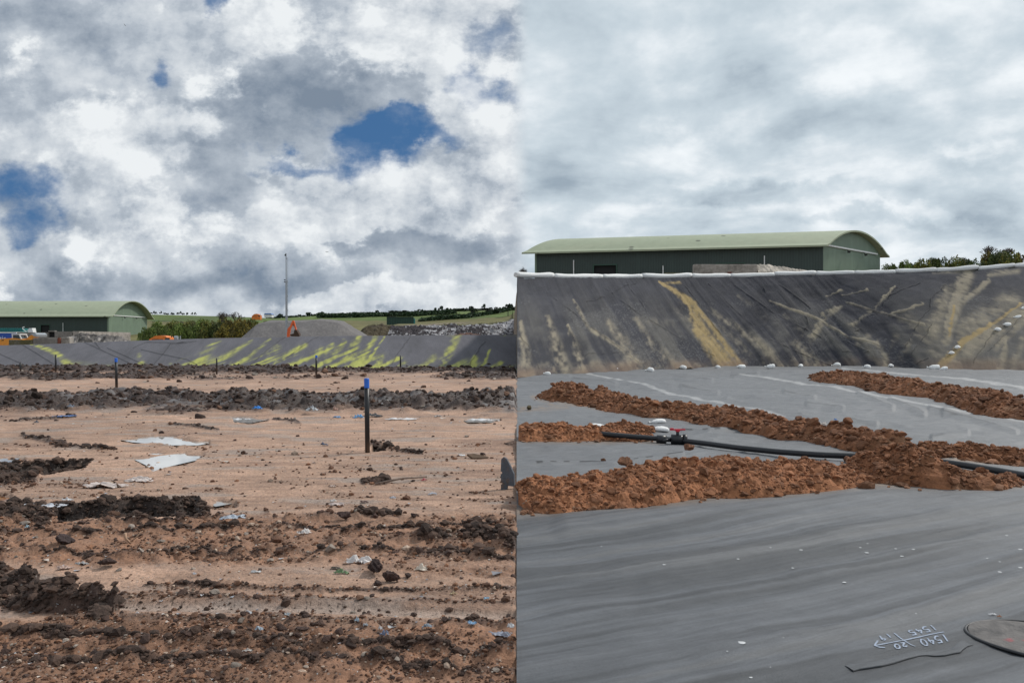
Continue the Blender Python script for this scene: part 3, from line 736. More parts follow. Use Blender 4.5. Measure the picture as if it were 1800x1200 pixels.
def liner_z(X, Y):
    PX = 900 + F * X / Y; PY = 600 + 2400 / Y
    z = fbm(X * .22, Y * .22, 3, 201) * .16 * sstep(Y, 5, 12) + fbm(X * .8, Y * .8, 3, 203) * .035
    u = X * .50 - Y * .866 + fbm(X * .35, Y * .35, 2, 231) * .45; v = X * .866 + Y * .50     # soft folds run about 30 degrees off the view
    near = sstep(Y, 10, 7.5)
    wv = fbm(u * 2.4, v * .16, 3, 205)
    z += near * (wv * .060 + fbm(u * 6.5, v * .30, 3, 207) * .018 + fbm(X * 2.2, Y * 3.2, 4, 233) * .022 - np.abs(fbm(X * 1.1 + Y * .4, Y * 1.5 - X * .3, 4, 237)) * .035)
    z += .03 * stroke(PX, PY, [(1000, 925), (1200, 905), (1400, 890), (1650, 884), (1850, 886)], 40, 1)
    mid = sstep(Y, 8, 10)
    z += mid * (fbm(X * .9 + Y * .25, Y * 1.6, 4, 209) * .05 - np.abs(fbm(X * .8 - Y * .3, Y * .7, 4, 235)) * .14)
    for pts in FOLDS: z = z + stroke(PX, PY, pts, 8, 1) * .03
    for pts in DASH: z = z + stroke(PX, PY, pts, 5, 1) * .03
    return z + .03
def build_liner():
    r = np.r_[np.linspace(SEAM - .0006, .64, 720), .7, .8, 1.0, 1.4, 2.0, 3.0]; y = np.geomspace(2.6, 54, 900)
    Rr, Y = np.meshgrid(r, y); X = Rr * Y
    Z = liner_z(X, Y)
    PX = 900 + F * Rr; PY = 600 + 2400 / Y
    fine = fbm(X * 7, Y * 7, 4, 211); big = fbm(X * .35, Y * .3, 4, 213)
    u = X * .50 - Y * .866 + fbm(X * .35, Y * .35, 2, 231) * .45; v = X * .866 + Y * .50
    near = sstep(Y, 10, 7.0)
    band = fbm(u * 2.4, v * .16, 3, 205); band2 = fbm(u * 5.5, v * .22, 3, 217); scr = fbm(u * 34, v * .7, 3, 219)
    col = np.empty(X.shape + (3,)); far = np.array((.145, .149, .158)); nr = np.array((.108, .115, .127))
    col[:] = far; col = col * (1 - near[..., None]) + nr * near[..., None]
    col *= (1 + big * .3 + fine * .10)[..., None]
    dust = (near * (sstep(band, -.03, .22) * .5 + sstep(band2, .0, .24) * .5))[..., None]  # dust tint, with the lit bands of the soft folds put into it
    col = col * (1 - dust * .6) + np.array((.155, .148, .138)) * dust * .6
    col *= (1 + near * (scr * .42 + band2 * .30))[..., None]
    dk = (near * sstep(band2, -.04, -.22))[..., None]; col = col * (1 - dk * .35)  # dark streaks paint the shaded bands of the folds
    # trodden dust beside the soil
    d = np.zeros_like(X)
    for pts, w in (([(900, 905), (1200, 884), (1540, 856), (1800, 858)], 16), ([(940, 700), (1200, 735), (1640, 805)], 8), ([(1450, 668), (1640, 700), (1800, 728)], 7), ([(900, 783), (1160, 780)], 8), ([(910, 720), (1000, 715)], 8), ([(1650, 812), (1800, 818)], 9), ([(1500, 846), (1600, 840)], 10)):
        d = np.maximum(d, stroke(PX + fine * 30, PY + fine * 10, pts, w, 1))
    d = np.clip(d * (.8 + fine * 2), 0, 1)[..., None] * .7
    col = col * (1 - d) + np.array((.24, .175, .125)) * d
    for pts in SEAMS:
        k = (stroke(PX, PY, pts, 1.7, .7, 2.8) * (.75 + fine * .8))[..., None] * .8; col = col * (1 - k) + np.array((.42, .42, .42)) * k
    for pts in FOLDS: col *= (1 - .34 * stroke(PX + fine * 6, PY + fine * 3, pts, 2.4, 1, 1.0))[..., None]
    for pts in DASH:
        gate = np.clip(sstep(np.sin(PX * .17 + np.sin(PX * .045) * 3 + fine * 2), .0, .35), 0, 1)
        k = (stroke(PX, PY, pts, 2.4, .5, 1.3) * gate)[..., None]; col = col * (1 - k) + np.array((.02, .02, .022)) * k
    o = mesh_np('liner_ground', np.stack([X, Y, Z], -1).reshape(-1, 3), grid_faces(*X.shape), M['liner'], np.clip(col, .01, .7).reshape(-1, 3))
    tag(o, kind='structure')
    b = bmesh.new()
    for vv in ((.012, -30, -.02), (40, -30, -.02), (40, 2.65, -.02), (.012, 2.65, -.02)): b.verts.new(vv)
    b.faces.new(b.verts); tag(obj_bm('liner_ground', b, mat('plain_liner', (.12, .125, .135), .6, .2, 5)), kind='structure')
def liner_fn(nt, vec, base, b):
    x, y, z = split(nt, vec)
    bend = noise(nt, vec, .45, 2, .5); u = x * .50 - y * .866 + bend * .45; v = x * .866 + y * .50
    n = noise(nt, xyz(nt, u * 26, v * .9, z), 1.0, 6, .65); n2 = noise(nt, vec, 130, 3, .7); n3 = noise(nt, vec, 3.5, 6, .65)
    n4 = noise(nt, xyz(nt, u * 85, v * 3, z), 1.0, 4, .7)
    k = n.rng(.25, .75, .80, 1.20) * n2.rng(.25, .75, .80, 1.20) * n4.rng(.25, .75, .86, 1.14) * n3.rng(.25, .75, .86, 1.14)
    cc = nt.nodes.new('ShaderNodeCombineColor')
    for i in range(3): nt.links.new(k.k, cc.inputs[i])
    return mix(nt, 1.0, base, cc.outputs[0], 'MULTIPLY')
M['liner'] = mat('floor_liner', attr=True, rough=.55, var=.14, nscale=90, bump=.006, bscale=190, spec=.4, fn=liner_fn)
build_liner()
# ================================================================== SOIL ON THE LINER
def clay_z(x, y):
    z, _, _ = clay_fields(np.atleast_1d(np.array(x, float)), np.atleast_1d(np.array(y, float)))
    return z
def ground_at(px, py):
    """point where the photo pixel meets the floor (one refinement for its height)"""
    x, y, _ = G(px, py)
    f = liner_z if px > 909 else clay_z
    for _ in range(3):
        z = float(np.ravel(f(np.array([x]), np.array([y])))[0])
        x, y, _ = G(px, py, z)
    return x, y, z

def soil_col(X, Y, Z, seed, dark=1.0):
    n = fbm(X * 1.5, Y * 1.5, 4, seed)[..., None]; n2 = fbm(X * 9, Y * 9 + Z * 9, 4, seed + 7)[..., None]
    base = np.array((.325, .138, .064)) * dark
    c = base * (1 + n * .7 + n2 * .9)
    pale = sstep(fbm(X * 3, Y * 3, 4, seed + 11), .12, .30)[..., None] * .55
    return np.clip(c * (1 - pale) + np.array((.34, .19, .11)) * pale, .015, .6)
def ico(sub):
    bm = bmesh.new(); bmesh.ops.create_icosphere(bm, subdivisions=sub, radius=1.0)
    v = np.array([tuple(x.co) for x in bm.verts]); f = np.array([[x.index for x in p.verts] for p in bm.faces]); bm.free()
    return v, f
def rock_shape(sub, seed, rough=.55):
    v, f = ico(sub); s = seed * 13.7
    n = fbm(v[:, 0] * 1.3 + s + v[:, 2], v[:, 1] * 1.3 - s + v[:, 2] * .7, 4, seed, .6)
    v = v * (1 + n * rough * 1.9)[:, None]
    g = np.random.default_rng(seed + 3)
    for _ in range(9):                       # broken faces
        d = g.normal(size=3); d /= np.linalg.norm(d); k = v @ d; c = g.uniform(.45, .8)
        v = v - d * np.maximum(0, k - c)[:, None] * .92
    return v * np.array((1.15, .95 + .3 * math.sin(seed), .78)), f
def rocks(pts, size, col, sub, nvar=8):
    shapes = [rock_shape(sub, 50 + k, .6) for k in range(nvar)]
    nv, nf = len(shapes[0][0]), len(shapes[0][1]); n = len(pts)
    ang = rng.uniform(0, 6.283, n); var = rng.integers(0, nvar, n); sq = rng.uniform(.65, 1.2, n)
    V = np.empty((n, nv, 3)); Fc = np.empty((n, nf, 3), int); Cc = np.empty((n, nv, 3))
    for k in range(nvar):
        i = np.where(var == k)[0]
        v, f = shapes[k]; ca, sa = np.cos(ang[i]), np.sin(ang[i])
        x = v[None, :, 0] * ca[:, None] - v[None, :, 1] * sa[:, None]; y = v[None, :, 0] * sa[:, None] + v[None, :, 1] * ca[:, None]
        z = v[None, :, 2] * sq[i][:, None]
        V[i] = np.stack([x, y, z], -1) * size[i][:, None, None] + pts[i][:, None, :]
        Fc[i] = f[None] + (i * nv)[:, None, None]; Cc[i] = col[i][:, None, :]
    return V.reshape(-1, 3), Fc.reshape(-1, 3), np.clip(Cc, .008, .7).reshape(-1, 3)
def soil_ridge(nodes, seed, label, dark=1.0, ns=320, nc=110, cell=.16, nrock=900, open_start=False):
    nrock = int(nrock * 2.2)
    """nodes: (photo px, photo py of the front foot, half width m, height m)"""
    pts = []
    for px, py, w, h in nodes:
        x, y, _ = G(px, py, .02); pts.append((x, y + w * .92, w, h))
    P = polyline_at(pts, ns)
    # local scale: nearer soil gets finer clods in the mesh
    T = np.gradient(P[:, :2], axis=0); T /= np.linalg.norm(T, axis=1)[:, None]
    N = np.stack([-T[:, 1], T[:, 0]], -1)
    c = np.linspace(-1.25, 1.25, nc)
    X = P[:, 0][:, None] + N[:, 0][:, None] * c * P[:, 2][:, None]
    Y = P[:, 1][:, None] + N[:, 1][:, None] * c * P[:, 2][:, None]
    X = np.maximum(X, SEAM * Y + .012)
    wob = fbm(X * 1.6, Y * 1.6, 4, seed) * .9
    e = np.minimum(1, (np.arange(ns)[::-1] if open_start else np.minimum(np.arange(ns), np.arange(ns)[::-1])) / (ns * .045))[:, None]
    if open_start: e = np.minimum(e, .62 + .38 * np.minimum(1, np.arange(ns) / (ns * .05)))[:, None] if e.ndim == 1 else np.minimum(e, (.62 + .38 * np.minimum(1, np.arange(ns) / (ns * .05)))[:, None])
    cc = np.abs(c)[None] + wob * .55 + (1 - e) * .9
    prof = np.maximum(0, 1 - cc ** 2) ** .85
    H = P[:, 3][:, None]
    edge = sstep(prof, 0.0, .25)
    lp = lumps(X, Y, cell, seed + 1, .85) * cell + lumps(X, Y, cell * .5, seed + 2, .85) * cell * .5 + lumps(X, Y, cell * .24, seed + 3, .8) * cell * .24
    z = H * prof * (.95 + fbm(X * 2.2, Y * 2.2, 3, seed + 4) * 1.1) + edge * lp * .9 + fbm(X * 14, Y * 14, 3, seed + 5) * .04 * edge
    z = np.where(prof > 0.015, z, -.12)
    base = liner_z(X, np.maximum(Y, 3))
    zz = base + z - .012
    if open_start: zz[0] = -.2
    q = grid_faces(ns, nc); tri = np.concatenate([q[:, [0, 1, 2]], q[:, [0, 2, 3]]])
    cg = soil_col(X, Y, z, seed, dark).reshape(-1, 3)
    # clods resting in the ridge are part of the same pile
    ii, jj = np.where(prof > .04); w = rng.integers(0, len(ii), nrock); ii, jj = ii[w], jj[w]
    sz = np.minimum(cell * .085 * np.exp(rng.normal(0, .62, nrock)), cell * .40)
    rp = np.stack([X[ii, jj], Y[ii, jj], zz[ii, jj] + sz * rng.uniform(.0, .5, nrock)], -1)
    if open_start: rp = rp[ii > 3]; sz = sz[ii > 3]
    rc = np.array((.285, .122, .058)) * dark * rng.uniform(.5, 1.3, (len(sz), 1)); pk = (rng.uniform(0, 1, len(sz)) < .05) & (sz < cell * .12); rc[pk] = np.array((.40, .26, .17)) * dark
    rv, rf, rcol = rocks(rp, sz, rc, 3 if cell < .16 else 2)
    V = np.stack([X, Y, zz], -1).reshape(-1, 3)
    o = mesh_np('soil_ridge', np.r_[V, rv], np.r_[tri, rf + len(V)], M['soil_red'], np.r_[cg, rcol], smooth=False)
    tag(o, label, 'soil ridge', 'ridges of red soil on the liner')
    return P
soil_ridge([(911, 909, .62, .17), (960, 904, .60, .18), (1060, 895, .60, .18), (1150, 885, .64, .21), (1200, 879, .68, .26), (1330, 871, .74, .25), (1440, 863, .55, .22), (1540, 850, .45, .13)], 300,
           'longest near ridge of crumbly red brown soil crossing the grey liner below the black pipe', 1.0, 620, 170, .13, 2600, True)
soil_ridge([(1500, 848, .30, .07), (1560, 852, .48, .24), (1635, 858, .55, .32), (1690, 864, .42, .20), (1740, 864, .30, .10), (1795, 852, .20, .04)], 320,
           'rounded heap of dark red clods that buries part of the black pipe', .80, 420, 150, .14, 1300)
soil_ridge([(940, 699, .5, .10), (985, 702, .9, .32), (1040, 706, .75, .32), (1085, 716, .7, .22), (1160, 728, .65, .23), (1260, 742, .65, .24), (1360, 761, .55, .23), (1450, 778, .5, .23), (1560, 797, .45, .22), (1610, 803, .40, .22), (1660, 806, .3, .12)], 340,
           'long dark red soil ridge running across the liner down to the pipe', .74, 620, 90, .24, 2200)
soil_ridge([(1445, 664, .5, .12), (1500, 672, 1.1, .34), (1570, 684, 1.0, .28), (1640, 697, .9, .30), (1720, 706, .8, .26), (1800, 727, .7, .30), (1900, 745, .8, .3)], 360,
           'farthest dark red soil ridge, at the right below the lined slope', .66, 480, 90, .28, 1500)
soil_ridge([(911, 782, .45, .22), (940, 782, .45, .24), (1000, 779, .45, .22), (1060, 778, .35, .12), (1155, 777, .2, .03)], 380,
           'short brown soil ridge covering the left end of the black pipe', 1.05, 260, 100, .15, 900, True)
soil_ridge([(1056, 762, .2, .06), (1085, 763, .3, .14), (1125, 763, .3, .14), (1144, 764, .2, .08)], 390,
           'small lump of soil behind the black pipe beside the white sandbags', .9, 120, 70, .12)
soil_ridge([(1610, 803, .25, .08), (1660, 806, .30, .13), (1720, 809, .32, .14), (1800, 813, .36, .20), (1880, 818, .4, .2)], 400,
           'low soil ridge behind the pipe at the right edge with a white scrap on it', .82, 260, 90, .14)

# ------------------------------------------------------------------ rocks and crumbs
def scatter(name, pts, size, col, sub, label=None, cat=None, kind='stuff', nvar=8, material='clod'):
    V, Fc, Cc = rocks(pts, size, col, sub, nvar)
    o = mesh_np(name, V, Fc, M[material], Cc, smooth=False)
    return tag(o, label, cat, None, kind)

def clay_crumbs():
    """crumbs of soil lying on the clay, thick in the churned strips"""
    n = 90000
    py = 600 + 10 ** rng.uniform(math.log10(48), math.log10(640), n); px = rng.uniform(-120, 904, n)
    y = 2400 / (py - 600); x = (px - 900) / F * y
    z, col, wet = clay_fields(x, y)
    lum = col.mean(1)
    clus = fbm(x * 1.1, y * 1.1, 3, 501)
    keep = rng.uniform(0, 1, n) < np.clip(.02 + (.20 - lum) * 4.6 + clus * .55, .010, 1) * np.where((py > 1050) | ((py > 905) & (py < 990)), 1.0, .75)
    x, y, z, col, py = x[keep], y[keep], z[keep], col[keep], py[keep]
    m = len(x)
    size = np.exp(rng.normal(math.log(.012), .55, m)) * np.interp(y, [3, 6, 12, 25, 45], [.50, .72, 1.15, 2.5, 4.0])
    size = np.minimum(size, np.interp(y, [4, 8, 20, 45], [.034, .05, .12, .17]))
    t = rng.uniform(0, 1, m)
    c = np.where((t < .62)[:, None], np.array((.075, .044, .034)), np.where((t < .9)[:, None], np.array((.15, .078, .048)), np.array((.30, .25, .21)))) * rng.uniform(.6, 1.35, (m, 1))
    dk = lum[keep] < .06; c[dk] = np.array((.043, .025, .018)) * rng.uniform(.6, 1.7, (dk.sum(), 1))
    print('clay crumbs', m)
    big = size > .03 * np.interp(y, [4, 10, 40], [.5, 1, 4])
    P_ = np.stack([x, y, z + size * .25], -1)
    scatter('soil_crumbs', P_[~big], size[~big], c[~big], 2, 'loose crumbs of dark soil strewn over the clay', 'soil crumbs')
    scatter('soil_crumbs', P_[big], size[big], c[big] * .85, 3, 'larger loose lumps of dark soil strewn over the clay', 'soil crumbs')
clay_crumbs()
def fine_crumbs():
    """small crumbs of the churned near strips and of the dark heap at the left"""
    n = 120000; py = 600 + 10 ** rng.uniform(math.log10(180), math.log10(680), n); px = rng.uniform(-140, 903, n)
    y = 2400 / (py - 600); x = (px - 900) / F * y
    z, col, wet = clay_fields(x, y); lum = col.mean(1); cl = fbm(x * 2.4, y * 2.4, 3, 521)
    k = rng.uniform(0, 1, n) < np.clip((.215 - lum) * 4.5 + cl * .9, .012, .55)
    x, y, z, lum = x[k], y[k], z[k], lum[k]; m = len(x); print('fine crumbs', m)
    s = np.exp(rng.normal(math.log(.0065), .5, m)) * np.interp(y, [3.5, 6, 12], [.85, 1.2, 2.2]); dk = lum < .075
    s[dk] *= 1.9; t = rng.uniform(0, 1, m)
    c = np.where((t < .55)[:, None], np.array((.105, .053, .033)), np.where((t < .9)[:, None], np.array((.21, .105, .060)), np.array((.40, .30, .23)))) * rng.uniform(.55, 1.4, (m, 1))
    c[dk] = np.array((.060, .036, .026)) * rng.uniform(.5, 1.6, (dk.sum(), 1))
    scatter('soil_crumbs', np.stack([x, y, z + s * .3], -1), s, c, 1, 'fine crumbs of brown soil scattered over the churned strips', 'soil crumbs')
fine_crumbs()
def liner_crumbs():
    P_, S_, C_ = [], [], []
    def along(pts, n, spread, s0):
        for _ in range(n):
            k = random.randrange(len(pts) - 1); t = random.random()
            px = pts[k][0] + (pts[k + 1][0] - pts[k][0]) * t; py = pts[k][1] + (pts[k + 1][1] - pts[k][1]) * t + random.gauss(0, spread)
            x, y, _ = G(px, py)
            if x < .012 * y: continue
            z = float(liner_z(np.array([x]), np.array([y]))[0]); s = s0 * math.exp(random.gauss(0, .5))
            P_.append((x, y, z + s * .3)); S_.append(s); C_.append(np.array((.25, .12, .065)) * random.uniform(.55, 1.35))
    along([(900, 905), (1060, 893), (1200, 878), (1330, 870), (1540, 848)], 620, 3.5, .018)
    along([(900, 880), (1060, 862), (1200, 845), (1330, 835), (1540, 830)], 500, 13, .028)
    along([(1520, 848), (1640, 855), (1800, 852)], 260, 6, .022)
    along([(940, 700), (1160, 727), (1360, 760), (1640, 804)], 420, 2.5, .035)
    along([(1450, 666), (1640, 698), (1800, 728)], 260, 2, .05)
    along([(900, 782), (1150, 777)], 160, 2, .022)
    along([(1650, 806), (1800, 815)], 120, 3, .022)
    scatter('soil_crumbs', np.array(P_), np.array(S_), np.array(C_), 2, 'loose red crumbs spilled beside the soil ridges on the liner', 'soil crumbs', material='soil_red')
liner_crumbs()

def big_clod(px, py, wpx, label, col, seed, cat='soil clod', name='soil_clod', squash=.85, rough=.62, sink=.55, zoff=0.0, material='clod'):
    x, y, z = ground_at(px, py); s = wpx / F * y / 2
    v, f = rock_shape(5, seed, rough)
    n = fbm(v[:, 0] * 5 + seed, v[:, 1] * 5 + v[:, 2] * 3, 4, seed + 3, .6)
    v = v * (1 + n * .35)[:, None] * s; v[:, 2] *= squash
    c = np.array(col)[None] * (1 + fbm(v[:, 0] * 3 / s, v[:, 1] * 3 / s + v[:, 2] * 2 / s, 3, seed + 9) * .9)[:, None]
    o = mesh_np(name, v, f, M[material], np.clip(c, .008, .7)); o.location = (x, y, z + s * sink + zoff); o.rotation_euler = (0, 0, seed * 1.3)
    return tag(o, label, cat, 'clods of soil lying on the ground')
DK = (.050, .030, .025)
for a in ((190, 992, 24, 'round dark clod alone on the clay in front of the split wood strips', DK, 3), (655, 1006, 34, 'spiky black clod beside the crumpled white bag', (.035, .020, .018), 4),
          (686, 1022, 30, 'largest round dark clod, just right of the spiky black one', (.06, .034, .028), 5), (664, 1031, 20, 'small angular dark clod in front of the two large ones', (.05, .03, .025), 6),
          (717, 1014, 13, 'smallest dark clod, right of the row of clods beside the white bag', DK, 7), (112, 952, 28, 'flat dark clod pressed into the tread marks at the left', (.055, .036, .034), 8),
          (545, 697, 0, '', DK, 9), (215, 1082, 0, '', DK, 10), (1210, 815, 26, 'tall reddish clod standing behind the near soil ridge', (.24, .115, .065), 11),
          (1098, 835, 26, 'reddish clod on the crest of the near ridge left of the tall one', (.23, .11, .06), 12), (1215, 872, 27, 'pale stony lump half buried in the front of the near ridge', (.36, .25, .17), 13),
          (1490, 812, 16, 'small red clod lying below the black pipe at its middle', (.22, .10, .055), 14), (180, 1082, 44, 'large brown clod at the right end of the dark heap', (.085, .055, .042), 15),
          (727, 908, 12, 'dark clod above the rut in the middle distance, nearest the dark rut edge', DK, 16), (606, 912, 22, 'broad dark clod on the edge of the upper rut', (.06, .035, .03), 17), (660, 912, 16, 'dark clod right of the broad one on the upper rut edge', (.075, .042, .034), 18),
          (560, 1100, 18, 'round dark brown clod below the smooth rut', (.075, .045, .034), 20), (530, 1108, 16, 'left one of the dark brown clods below the smooth rut', (.07, .042, .034), 21),
          (678, 697, 0, '', DK, 22), (930, 720, 13, 'mossy lump of soil at the left edge of the liner', (.11, .085, .045), 23)):
    if a[2]: big_clod(*a, zoff=.12 if a[0] in (1098,) else .16 if a[0] == 1210 else 0, material='soil_red' if a[0] > 909 else 'clod')

# ------------------------------------------------------------------ marker posts
def marker_post(px, ytop, ybase, wpx, label, cap, lean=0.0):
    x, y, z = ground_at(px, ybase); h = (ybase - ytop) / F * y + .02; r = wpx / F * y / 2
    t = empty('marker_post', (x, y, z), label, 'post', 'black plastic marker posts standing in the clay')
    t.rotation_euler = (0, lean, 0)
    hc = min(.16, h * .13) if cap else 0
    bm = bmesh.new(); tube(bm, [(0, 0, -.25), (0, 0, h * .5), (0, 0, h - hc)], r, 20)
    obj_bm('pole', bm, M['post_black'], t, True)
    if cap:
        bm = bmesh.new(); tube(bm, [(0, 0, h - hc), (0, 0, h - hc * .95), (0, 0, h - .008)], r * 1.07, 20)
        tube(bm, [(0, 0, h - .008), (0, 0, h)], r * 1.0, 20, r * .8)
        obj_bm('cap', bm, M['plastic_blue'], t, False)
def scuff(nt, vec, base, b):
    x, y, z = split(nt, vec)
    n = noise(nt, xyz(nt, x * 30, y * 30, z * 4), 1.0, 6, .7)
    base = mix(nt, n.step(.58, .72) * .7, base, (.10, .085, .075))
    return mix(nt, z.step(.25, .0) * n.step(.3, .6) * .8, base, (.12, .075, .05))
M['post_black'] = mat('scuffed_black_plastic', (.010, .011, .013), .42, 0, fn=scuff)
marker_post(646, 667, 795, 8.5, 'nearest black marker post with a bright blue cap, beside a dug hole', True, -.012)
marker_post(205, 630, 683, 4.6, 'middle distance black post with a blue cap left of the puddles', True, -.02)
marker_post(556, 625, 659, 3.6, 'far black post with a small blue top in front of the yellow streaks', True)
marker_post(36, 637, 656, 3.0, 'leftmost short far black post in front of the grey slope', False)
marker_post(98, 624, 656, 3.2, 'tall far black post beside the yellow streak at the left', False)
marker_post(381, 630, 650, 2.8, 'short far black post where the yellow streaks begin', False)
marker_post(704, 625, 647, 2.8, 'far black post at the foot of the dark slope right of the big post', False)

# ------------------------------------------------------------------ white sandbags
def bag_mesh(seed, tail=True):
    n, m = 40, 28
    u = np.linspace(0, 1, n); a = np.linspace(0, 2 * np.pi, m, endpoint=False)
    prof = np.interp(u, [0, .04, .10, .17, .24, .45, .75, .92, .985, 1.0], [.34, .36, .15, .17, .62, .98, 1.0, .82, .35, .02] if tail else [.02, .4, .7, .8, .9, 1, 1, .82, .35, .02])
    U, A = np.meshgrid(u, a, indexing='ij'); Pf = prof[:, None]
    x = (U - .55) * 1.0; y = np.cos(A) * .27 * Pf; z = np.sin(A) * .15 * Pf
    w = fbm(U * 6 + seed * 7, A * 1.3 + seed, 4, seed) * .10 + fbm(U * 22 + seed, A * 3, 3, seed + 5) * .03
    y = y * (1 + w * 1.6); z = np.maximum(z * (1 + w * 2.2), -.085) + .085 + .02 * np.sin(U * 5 + seed)
    V = np.stack([x, y, z], -1).reshape(-1, 3)
    i = np.arange(n - 1)[:, None] * m + np.arange(m)[None]; j = np.arange(n - 1)[:, None] * m + (np.arange(m)[None] + 1) % m
    return V, np.stack([i, j, j + m, i + m], -1).reshape(-1, 4)
BAG_ME = []
def sandbag(px, py, wpx, rz, label, seed, slope=False, dy=0.0):
    if slope: x, y, z = bank_point(px, py)
    else:
        x, y, z = ground_at(px, py)
    s = wpx / F * y
    V, Fc = bag_mesh(seed)
    if wpx < 22: s *= 1.12; V = V * np.array((1, 1.15, 1.8))
    o = mesh_np('sandbag', V * s, Fc, M['white_bag'])
    o.location = (x, y + dy, z - .02 * s); o.rotation_euler = (0.42 if slope else 0, 0, rz)
    tag(o, label, 'sandbag', 'white sandbags holding down the liner')
BAGS = [(919, 660, 9, .9), (961, 657, 14, -.9), (1015, 650, 13, -.8), (1080, 650, 12, .2), (1141, 651, 15, -.7), (1199, 646, 13, -.4), (1260, 645, 11, -1.2), (1301, 645, 15, .3), (1352, 645, 16, -.1),
        (1405, 643, 11, 1.1), (1468, 642, 14, -.4), (1521, 645, 13, -.6), (1563, 643, 12, .8), (1597, 643, 12, -.8), (1638, 647, 19, -.2), (1655, 648, 13, .1), (1689, 646, 15, .5), (1765, 648, 16, .6)]
BL = ['half hidden white sandbag at the left end of the slope foot', 'leftmost whole white sandbag along the slope foot', 'white sandbag with upright neck at the slope foot, second whole one from the left',
      'plump white sandbag at the slope foot just left of the dark seam corner', 'white sandbag at the foot of the dark diagonal fold', 'white sandbag at the slope foot left of the ochre streak', 'small upright white sandbag under the ochre streak',
      'white sandbag at the foot of the ochre streak right of the upright one', 'flat white sandbag at the foot right of the ochre streak', 'small white sandbag beside a short propped fold at the slope foot',
      'white sandbag at the foot above the left tip of the farthest soil ridge', 'white sandbag at the foot above the farthest soil ridge', 'white sandbag at the foot just left of a pair split by a fold', 'white sandbag at the foot beside the small raised flap',
      'widest white sandbag where the tan streaks meet the floor', 'flat sandbag touching the widest one on its right', 'white sandbag at the foot right of the widest one', 'last white sandbag at the right of the slope foot']
for k, ((px, py, w, rz), lb) in enumerate(zip(BAGS, BL)): sandbag(px, py + 1.5, w, rz, lb, k + 1, dy=-.25)
for k, (px, py, w, rz, lb) in enumerate([(1682, 612, 11, .4, 'upper one of two white sandbags low on the tan slope'), (1672, 622, 11, .3, 'lower one of two white sandbags low on the tan slope'), (1753, 581, 13, .3, 'lowest of the sandbags high on the right of the slope'),
                                         (1770, 572, 13, .1, 'middle sandbag high on the right of the slope'), (1789, 559, 12, -.3, 'sandbag near the top right of the slope'), (1799, 543, 10, .2, 'topmost sandbag at the right edge of the slope')]):
    sandbag(px, py, w, rz, lb, 30 + k, True)
sandbag(1052, 751, 32, 3.0, 'white sandbag half behind the soil at the left end of the pipe', 41)
sandbag(1157, 743, 31, .05, 'farther one of two long white sandbags lying by the pipe valve', 42)
sandbag(1160, 757, 36, -.05, 'nearer one of two long white sandbags lying by the pipe valve', 43)

# ------------------------------------------------------------------ white rolls along the crest
ROLLS = [906, 972, 1058, 1128, 1215, 1283, 1361, 1433, 1502, 1574, 1646, 1720, 1784, 1850]
RLAB = ['white tube on the slope crest at the left end', 'second white crest tube from the left', 'white crest tube below the large dark doorway', 'sagging white crest tube above the ochre streak', 'white crest tube below the concrete wall, left of the rusty stub',
        'white crest tube just right of the rusty stub', 'white crest tube in front of the pale rubble', 'white crest tube below the shed corner', 'white crest tube in front of the pale green gable', 'white crest tube right of the shed',
        'dusty white crest tube where the tan streak begins', 'raised white crest tube right of the tan streak', 'white crest tube cut by the right edge of the photo']
for k in range(13):
    c = np.array([(p, y, EYE + (600 - q) / F * y) for p, q, y in CREST_R])
    pts = []; n = 14
    for t in np.linspace(0.0, 1.0, n):
        px = ROLLS[k] + (ROLLS[k + 1] - ROLLS[k]) * t
        y = np.interp(px, c[:, 0], c[:, 1]) + .25; z = np.interp(px, c[:, 0], c[:, 2])
        sag = .05 * math.sin(math.pi * t) * (1.5 if k == 3 else .5)
        up = .14 + (.05 if k % 3 == 0 else 0) + (.10 * t if k in (10, 11) else 0)
        pts.append((((px - 900) / F) * y, y, z + up - sag))
    P_ = np.array(pts); m = 16; a = np.linspace(0, 2 * np.pi, m, endpoint=False)
    rr = .185 * (1 + .10 * np.sin(np.linspace(0, 9, n) + k * 2)); rr[0] *= .84; rr[-1] *= .80
    T = np.gradient(P_, axis=0); T /= np.linalg.norm(T, axis=1)[:, None]; A_ = np.cross(T, (0, 0, 1)); A_ /= np.linalg.norm(A_, axis=1)[:, None]; B_ = np.cross(T, A_)
    V = P_[:, None] + (A_[:, None] * np.cos(a)[None, :, None] + B_[:, None] * np.sin(a)[None, :, None] * .92) * rr[:, None, None]
    V += (fbm(V[..., 0] * 3, V[..., 2] * 6 + a[None] * 2, 3, k) * .03)[..., None]
    V = np.concatenate([V.reshape(-1, 3), P_[:1], P_[-1:]])
    i = np.arange(n - 1)[:, None] * m + np.arange(m)[None]; j = np.arange(n - 1)[:, None] * m + (np.arange(m)[None] + 1) % m
    Fc = np.stack([i, j, j + m, i + m], -1).reshape(-1, 4).tolist()
    me = bpy.data.meshes.new('crest_tube')
    capA = [[(q + 1) % m, q, n * m] for q in range(m)]; capB = [[(n - 1) * m + q, (n - 1) * m + (q + 1) % m, n * m + 1] for q in range(m)]
    me.from_pydata(V.tolist(), [], Fc + capA + capB); me.materials.append(M['tube_white'] if 'tube_white' in M else M['white_bag'])
    for p in me.polygons: p.use_smooth = len(p.vertices) == 4
    o = link(bpy.data.objects.new('crest_tube', me)); tag(o, RLAB[k], 'white tube', 'white tubes laid end to end along the slope crest')

